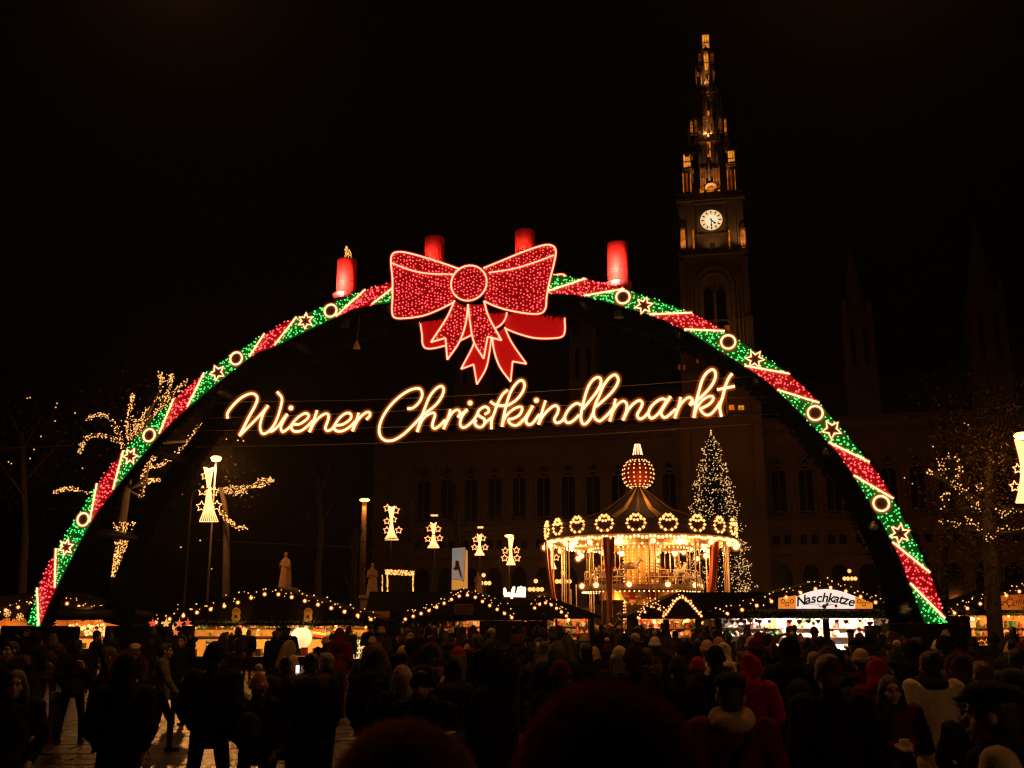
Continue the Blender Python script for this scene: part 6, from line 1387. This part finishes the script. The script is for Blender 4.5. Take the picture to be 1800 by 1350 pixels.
def person(x, y, h, face, label, pose='stand', coat='jacket', ccol='black', head='short', hcol='brown', extra=(), tcol='charcoal', skin=0, group='people in the market crowd', hat2=None):
    """face: heading in degrees, 0 looks away from the camera, 180 towards it"""
    root = thing('person', (x, y, 0), label, 'person', group); root.rotation_euler.z = R(face); root.scale = (h / 1.72,) * 3
    b = link('body', get_body(pose), root); setm(b, SK[skin], 0); setm(b, CL[tcol], 1); setm(b, CL[ccol], 3)
    c = link('coat', get_coat(pose, coat), root); setm(c, CL[ccol])
    def hair(me, col, nm='hair'): o = link(nm, me, root); setm(o, HAIR[col]); return o
    def hat(me, col, nm): o = link(nm, me, root); setm(o, CL[col]); return o
    if head == 'short': hair(hair_short, hcol)
    elif head == 'long': hair(hair_long, hcol)
    elif head == 'bun': hair(hair_bun, hcol)
    elif head == 'curly': hair(hair_short, hcol); o = link('curls', curly, root); setm(o, HAIR[hcol])
    elif head in ('beanie', 'pompom', 'beanie_long'):
        hair(hair_long if head == 'beanie_long' else hair_short, hat2 or 'brown'); bo_ = hat(beanie, hcol, 'beanie'); q = link('cuff', cuff_me, bo_); setm(q, CL[hcol])
        if head == 'pompom': q = link('pompom', pom, bo_); setm(q, CL['cream' if hcol != 'cream' else 'beige'])
    elif head == 'hood': hat(hood_up, hcol, 'hood')
    elif head == 'furhood': o = hat(hood_up, hcol, 'hood'); q = link('fur_trim', fur_rim, o); setm(q, FUR[hat2 or 'brown'])
    elif head == 'cap': hair(hair_short, hat2 or 'brown'); hat(cap, hcol, 'cap')
    elif head == 'furhat': hair(hair_long if 'longhair' in extra else hair_short, 'black'); hb_ = link('hood', hood_up, root); setm(hb_, CL['black']); o = link('fur_hat', fur_hat, root); setm(o, FUR[hcol])
    if 'collar' in extra: q = link('fur_collar', fur_collar, c); setm(q, FUR[hat2 or 'brown'])
    if 'cape' in extra: q = link('fur_shoulder_trim', fur_cape, c); setm(q, FUR[hat2])
    if 'scarf' in extra: o = link('scarf', scarf_me, root); setm(o, CL['beige'])
    if 'darkscarf' in extra: o = link('scarf', scarf_me, root); setm(o, CL['charcoal'])
    if 'bag' in extra: o = link('backpack', bag_me, root); setm(o, CL['charcoal'])
    if 'strap' in extra: link('bag_strap', strap_me, root)
    if 'face' in extra:
        for s in (-.03, .03): link('eye', eye_me, b, (s, .114, 1.614))
        link('mouth', mouth_me, b, (0, .131, 1.532))
    if 'glasses' in extra: link('glasses', glasses_me, root)
    return root
def at(px, py, h):       # where a person of height h stands whose head top shows at this pixel
    q = at_height(px, py, h); return q.x, q.y
used = []
def put(px, py, h, face, label, **kw):
    x, y = at(px, py, h); used.append((x, y)); return person(x, y, h, face, label, **kw)
# --- two people right in front of the lens
x, y = P(1066, 1185, 2.0).x, 2.0; used.append((x, y))
person(x, y, 1.87, 4, 'person close in front with a huge dark reddish fur hat, right of the frame middle', pose='pockets', coat='parka', ccol='darkred', head='furhat', hcol='reddark', extra=('collar', 'cape'), hat2='reddark')
x, y = P(713, 1250, 2.35).x, 2.35; used.append((x, y))
person(x, y, 1.775, -6, 'person close in front with brown fur hat edge lit, left of the frame middle', pose='pockets', coat='parka', ccol='black', head='furhat', hcol='dark', extra=('collar', 'cape'), hat2='dark')
# --- people one can tell apart
put(24, 1128, 1.75, 150, 'person in dark fur collared coat at the far left, turned to the camera', pose='phone', coat='parka', ccol='black', head='short', hcol='black', extra=('collar', 'face'))
put(30, 1180, 1.64, 200, 'long haired woman in front at the far left beside the bollard', pose='pockets', coat='jacket', ccol='charcoal', head='long', hcol='brown', extra=('face',), tcol='black')
x, y = P(137, 1120, 18.2).x, 18.2; used.append((x, y)); person(x, y, 1.72, 10, 'dark figure with pale trouser stripes standing just behind the bollard', pose='wide', coat='puffer', ccol='black', head='short', hcol='black', tcol='black')
put(222, 1160, 1.72, 8, 'person in black coat whose hood has a lit fur edge, at the left', pose='pockets', coat='longpuffer', ccol='black', head='furhood', hcol='black', extra=('strap',))
put(196, 1139, 1.7, 120, 'person in patterned brown jacket with one arm raised, left of the furry hood', pose='raise', coat='jacket', ccol='brown', head='short', hcol='brown', extra=('face',))
put(238, 1133, 1.68, -160, 'woman in pale brimmed cap right behind the furry hood', pose='hold', coat='jacket', ccol='black', head='cap', hcol='beige', extra=('face',))
x, y = P(289, 1131, 17.2).x, 17.2; used.append((x, y)); person(x, y, 1.68, -78, 'person in grey patterned jacket walking to the right across the wet paving', pose='walk', coat='jacket', ccol='grey', head='short', hcol='brown', tcol='navy', extra=('face',))
put(322, 1117, 1.74, 170, 'person in black facing the camera between the walker and the tall man', pose='pockets', coat='long', ccol='black', head='short', hcol='black', extra=('face',))
x, y = P(378, 1133, 11).x, 11; used.append((x, y)); person(x, y, 1.8, 5, 'tall broad man in black puffer jacket with legs apart on the wet paving', pose='wide', coat='puffer', ccol='black', head='beanie', hcol='black', tcol='black')
x, y = P(455, 1180, 10.8).x, 10.8; used.append((x, y)); person(x, y, 1.5, -5, 'child in pink bobble hat with backpack beside the tall broad man', pose='wide', coat='puffer', ccol='black', head='pompom', hcol='pink', extra=('bag',), tcol='black')
x, y = P(548, 1147, 11).x, 11; used.append((x, y)); person(x, y, 1.73, 3, 'woman in long black puffer coat with thick brown fur collar', pose='hold', coat='longpuffer', ccol='black', head='bun', hcol='brown', extra=('collar',), tcol='grey')
put(503, 1155, 1.62, 10, 'shorter person with brown hair left of the fur collared woman', coat='long', ccol='brown', head='bun', hcol='brown', pose='pockets')
put(577, 1149, 1.66, 60, 'person looking at a lit phone right of the fur collared woman', coat='jacket', ccol='black', head='short', hcol='grey', pose='phone')
x, y = P(597, 1107, 23).x, 23; used.append((x, y)); person(x, y, 1.82, 0, 'tall person in dark red hooded coat before the broad lit display case', pose='pockets', coat='long', ccol='darkred', head='hood', hcol='darkred')
x, y = P(508, 1122, 17.5).x, 17.5; used.append((x, y)); person(x, y, 1.72, -50, 'blond person in beige coat in front of the round white lamp', pose='hold', coat='long', ccol='beige', head='long', hcol='blond')
put(659, 1149, 1.7, 15, 'person with pale hood edge left of the long haired blond woman', coat='hooded', ccol='black', head='furhood', hcol='charcoal', pose='pockets')
put(708, 1171, 1.64, 40, 'woman with long blond hair over dark coat near the middle left', coat='jacket', ccol='black', head='long', hcol='blond')
put(703, 1151, 1.74, 20, 'man in dark flat cap behind the long haired blond woman', coat='jacket', ccol='black', head='cap', hcol='black')
put(745, 1180, 1.68, 170, 'person in dark knit cap facing the camera, left of the man with glasses', coat='jacket', ccol='black', head='beanie', hcol='black', extra=('face', 'darkscarf'), pose='pockets')
put(806, 1143, 1.68, 10, 'person in bright red beanie and mottled grey coat', coat='long', ccol='grey', head='beanie_long', hcol='red', pose='hold')
put(872, 1141, 1.88, 70, 'tall man in glasses and curly dark hair, in profile to the left', coat='puffer', ccol='black', head='curly', hcol='black', extra=('face', 'glasses', 'darkscarf'), pose='hold')
put(957, 1135, 1.72, 0, 'person in grey pointed hood left of the frame middle', coat='hooded', ccol='charcoal', head='hood', hcol='grey', pose='pockets')
put(985, 1170, 1.66, -5, 'person in dark red beanie in front of the pointed grey hood', coat='jacket', ccol='black', head='beanie', hcol='darkred', pose='pockets')
x, y = P(1027, 1113, 21).x, 21; used.append((x, y)); person(x, y, 1.75, 0, 'person in beige bobble hat behind the huge fur hat, left side', coat='puffer', ccol='beige', head='pompom', hcol='beige')
put(1031, 1131, 1.76, 20, 'bare headed dark haired man right in front of the beige bobble hat', coat='jacket', ccol='black', head='short', hcol='black')
put(1089, 1143, 1.7, 0, 'person in cream chunky knit hat straight above the huge fur hat', coat='jacket', ccol='charcoal', head='beanie_long', hcol='cream')
put(1151, 1124, 1.72, 0, 'person in cream bobble hat right of the chunky knit hat', coat='jacket', ccol='black', head='pompom', hcol='cream', hat2='black')
put(1192, 1160, 1.66, -4, 'person in dark brown knit hat right of the huge fur hat', coat='jacket', ccol='black', head='beanie', hcol='brown')
put(1226, 1162, 1.6, 0, 'short person in red beanie behind the man with the cream scarf', coat='jacket', ccol='navy', head='beanie', hcol='red')
put(1243, 1131, 1.72, 0, 'person in beige beanie left of the pinkish beanie', coat='jacket', ccol='beige', head='beanie', hcol='beige')
x, y = P(1264, 1124, 17).x, 17; used.append((x, y)); person(x, y, 1.74, 0, 'person in pinkish beanie right of the beige beanie', coat='jacket', ccol='charcoal', head='beanie', hcol='pink')
put(1272, 1136, 1.7, -10, 'person in cream hood just behind the black beanie', coat='hooded', ccol='cream', head='hood', hcol='cream')
put(1258, 1143, 1.75, 10, 'tall person in black beanie in front of the cream hood', coat='jacket', ccol='black', head='beanie', hcol='black')
put(1320, 1158, 1.68, -40, 'person in bright red hooded puffer jacket holding a cup', coat='puffer', ccol='red', head='hood', hcol='red', pose='hold')
put(1283, 1188, 1.76, -10, 'man in black cap with cream scarf and shoulder strap, close at the right', coat='jacket', ccol='darkred', head='cap', hcol='black', extra=('scarf', 'strap'), pose='pockets')
put(1395, 1140, 1.74, 175, 'person in black beanie facing the camera right of the red puffer jacket', coat='jacket', ccol='black', head='beanie', hcol='black', extra=('face',), pose='pockets')
put(1432, 1147, 1.68, 20, 'person with blond bun left of the tall dark red haired person', coat='jacket', ccol='brown', head='bun', hcol='blond')
put(1456, 1153, 1.84, 0, 'tall wide person in black coat with dark red hair, close at the right', coat='jacket', ccol='black', head='bun', hcol='red', pose='pockets')
put(1513, 1147, 1.68, 0, 'person in beige knit hat right of the tall dark red haired person', coat='jacket', ccol='darkred', head='beanie', hcol='beige')
put(1540, 1166, 1.64, -10, 'person in dark red hood just behind the woman with the cup', coat='hooded', ccol='darkred', head='hood', hcol='red')
put(1577, 1151, 1.7, 0, 'person in olive bobble hat behind the woman with the cup', coat='jacket', ccol='black', head='pompom', hcol='olive')
put(1562, 1189, 1.62, 176, 'woman with dark hair and scarf facing the camera, holding a cup', coat='long', ccol='darkred', head='long', hcol='black', extra=('face', 'darkscarf'), pose='hold')
x, y = P(1634, 1144, 9.6).x, 9.6; used.append((x, y)); person(x, y, 1.79, 2, 'person in long cream coat with dark scarf seen from behind', coat='long', ccol='cream', head='bun', hcol='black', extra=('darkscarf',), pose='pockets')
x, y = P(1649, 1127, 17).x, 17; used.append((x, y)); person(x, y, 1.7, 0, 'person in cream knit cap beyond the long cream coat', coat='jacket', ccol='black', head='beanie', hcol='cream')
put(1688, 1160, 1.66, -20, 'person in dark brown hood right of the long cream coat', coat='hooded', ccol='black', head='furhood', hcol='brown', hat2='dark', extra=('bag',))
put(1728, 1164, 1.7, 5, 'person with reddish hair behind the couple at the lower right', coat='jacket', ccol='black', head='short', hcol='red')
x, y = P(1777, 1132, 16).x, 16; used.append((x, y)); person(x, y, 1.68, 0, 'person in tall cream beanie near the right edge', coat='jacket', ccol='black', head='beanie', hcol='cream')
put(1700, 1218, 1.52, 190, 'child in grey knit hat beside the man with the black hood', coat='jacket', ccol='charcoal', head='beanie', hcol='grey', extra=('face',), pose='pockets')
put(1752, 1206, 1.8, 60, 'man in black cap and cream coat at the lower right corner', coat='long', ccol='cream', head='cap', hcol='black', extra=('face', 'darkscarf', 'bag'), pose='pockets')
x, y = P(1582, 1117, 21).x, 21; used.append((x, y)); person(x, y, 1.7, 0, 'person in pink hat in front of the dark right arch block', coat='jacket', ccol='black', head='beanie', hcol='pink')
# things held
def held(name, me, px_person, py, h, face, off, label, cat):
    x, y = at(px_person, py, h); a = R(face); k = h / 1.72; o = Vector(off) * k
    q = Vector((x + o.x * math.cos(a) - o.y * math.sin(a), y + o.x * math.sin(a) + o.y * math.cos(a), o.z)); t = link(name, me, None, q); t.rotation_euler.z = a; return tag(t, label, cat)
cm = cup_me.mesh('cup', mat('mulled_wine_mug', (.5, .42, .3), .3))
held('mug', cm, 1562, 1189, 1.62, 176, (.0, .31, 1.12), 'pale mug in the hands of the woman facing the camera', 'mug')
held('mug', cm, 1320, 1158, 1.68, -40, (.0, .31, 1.12), 'pale mug in the hands of the person in the red puffer jacket', 'mug')
ph = MB().box((0, 0, 0), (.075, .01, .15)); pm3 = MB().box((0, -.006, 0), (.065, .002, .135)); 
pme = ph.mesh('phone', CL['black']); sme = pm3.mesh('screen', M['screen'])
t = held('phone', pme, 577, 1149, 1.66, 60, (-.09, .43, 1.5), 'phone with lit screen held by the grey haired person', 'phone'); link('screen', sme, t)
# --- the crowd further back, in front of the stalls
rc = random.Random(77)
def zone(px):
    return 'the far left stall' if px < 250 else 'the numbered stall' if px < 665 else 'the dark roofed stall' if px < 960 else 'the carousel' if px < 1240 else 'the sweets stall' if px < 1570 else 'the right edge stall'
HEADS = [('short', 'black', 'bare headed'), ('short', 'brown', 'brown haired'), ('beanie', 'black', 'black capped'), ('beanie', 'charcoal', 'grey capped'), ('hood', 'black', 'black hooded'), ('long', 'brown', 'long haired'), ('long', 'black', 'dark haired'), ('pompom', 'brown', 'bobble hatted'), ('hood', 'brown', 'brown hooded'), ('furhood', 'black', 'fur hooded'), ('beanie', 'beige', 'beige capped'), ('beanie', 'darkred', 'maroon capped'), ('cap', 'black', 'flat capped'), ('bun', 'black', 'bun wearing')]
COATS = [('black', 8), ('charcoal', 4), ('navy', 3), ('brown', 3), ('darkred', 1), ('grey', 1), ('olive', 1)]
cpool = [c for c, n in COATS for _ in range(n)]
seen = {}
def crowd(n, px0, px1, d0, d1, hmin=1.6, hmax=1.84, gap=.5):
    k = tries = 0
    while k < n and tries < n * 60:
        tries += 1; d = d0 + (d1 - d0) * rc.random(); px = rc.uniform(px0, px1); h = rc.uniform(hmin, hmax); x = P(px, 1110, d).x
        if any((x - a) ** 2 + (d - b_) ** 2 < gap ** 2 for a, b_ in used): continue
        if d > 36 and abs(x) > 11.3 and (d - (35 - x * math.tan(TH))) ** 2 < 9: continue      # keep out of the arch blocks
        used.append((x, d)); k += 1
        hd, hc_, hn = rc.choice(HEADS); cc = rc.choice(cpool); pose = rc.choice(('stand', 'pockets', 'pockets', 'hold', 'phone')); ct = rc.choice(('jacket', 'puffer', 'long', 'hooded', 'parka')); fc = rc.gauss(0, 35) if rc.random() < .84 else 180 + rc.gauss(0, 40)
        face = abs(fc) > 110
        lab = f"{'camera-facing ' if face else ''}{hn} person in {'maroon' if cc == 'darkred' else cc} {dict(jacket='jacket', puffer='puffer', long='long coat', hooded='hooded jacket', parka='parka')[ct]} before {zone(px)}"
        seen.setdefault(lab, []).append(person(x, d, h, fc, lab, pose=pose, coat=ct, ccol=cc, head=hd, hcol=hc_, extra=(('face',) if face and d < 26 else ()) + rc.choice(((), (), ('bag',), ('darkscarf',), ('collar',), ('strap',))), tcol=rc.choice(('charcoal', 'black', 'navy')), skin=rc.randrange(2)))
crowd(15, 330, 660, 25, 40); crowd(24, 640, 960, 20, 46); crowd(34, 900, 1260, 17, 44); crowd(34, 1180, 1580, 17, 41); crowd(16, 1560, 1800, 14, 40); crowd(8, 0, 300, 20, 36)
crowd(14, 650, 1000, 11, 18); crowd(12, 1080, 1480, 10.5, 17); crowd(8, 1480, 1800, 10, 15)
WORDS = ('leftmost', 'second from left', 'third from left', 'fourth from left', 'fifth from left')
for lab, os_ in seen.items():
    if len(os_) > 1:
        for w_, o in zip(WORDS, sorted(os_, key=lambda q: q.location.x / q.location.y)): o['label'] = ' '.join((w_ + ' ' + lab).split()[:16])
# unseen street lamps added to light the crowd: two above the frame, one behind
def slung(x, y, z, power, label):
    root = thing('added_slung_lamp', (x, y, z), label, 'street lamp', 'street lamps of the square'); b = MB(); b.lathe((x, y, z), [(0, 0), (.2, .02), (.26, .12), (0, .14)], 12, 0, True); b.build('lamp_glass', M['sodium'], root)
    b = MB(); b.lathe((x, y, z), [(.27, .1), (.3, .16), (.1, .34), (0, .36)], 12); b.build('lamp_cap', M['steel_dark'], root); b = MB(); b.tube([(x - 14, y, z + 1.1), (x, y, z + .36), (x + 14, y, z + 1.1)], .012, 4); b.build('cable', M['wire'], root)  # cap and cable of the added lamp
    point((x, y, z - .35), power, (1, .42, .11), .22)
slung(-5.5, 15, 13.2, 850, 'unseen lamp added above the left half of the frame to light the crowd')
slung(5.5, 14, 13.0, 850, 'unseen lamp added above the right half of the frame to light the crowd')
lp = thing('lamp_post', (10.5, -5, 0), 'unseen street lamp added behind the viewer to light the crowd', 'street lamp', 'street lamps of the square'); b = MB(); b.tube([(10.5, -5, 0), (10.5, -5, 8.6)], .08, 8); b.build('pole', M['steel_dark'], lp); b = MB(); b.ball((10.5, -5, 8.75), .22, 0, 10, 6); b.build('lamp_glass', M['sodium'], lp)
spot((10.5, -4.9, 8.4), (4.2, 12.5, .8), 520, (1, .5, .18), R(58), .5, .25)  # added beam of the unseen lamp, aimed at the crowd
# ================================================================== THIN HAZE added over the square for glow round the lamps
hz = MB(); hz.box((0, 118, 63.5), (250, 250, 129))
hm_ = bpy.data.materials.new('added_haze'); hm_.use_nodes = True; nt = hm_.node_tree; nt.nodes.clear()
ho = nt.nodes.new('ShaderNodeOutputMaterial'); pv = nt.nodes.new('ShaderNodeVolumePrincipled')
pv.inputs['Color'].default_value = (.9, .88, .86, 1); pv.inputs['Density'].default_value = 0.00024; pv.inputs['Anisotropy'].default_value = 0.7
nt.links.new(pv.outputs[0], ho.inputs['Volume'])
haze = hz.build('added_haze_volume', hm_, None, 'stuff', (0, 0, 0))
haze['label'] = 'thin haze added over the whole square for glow round the lights'
cy.volume_bounces = 0
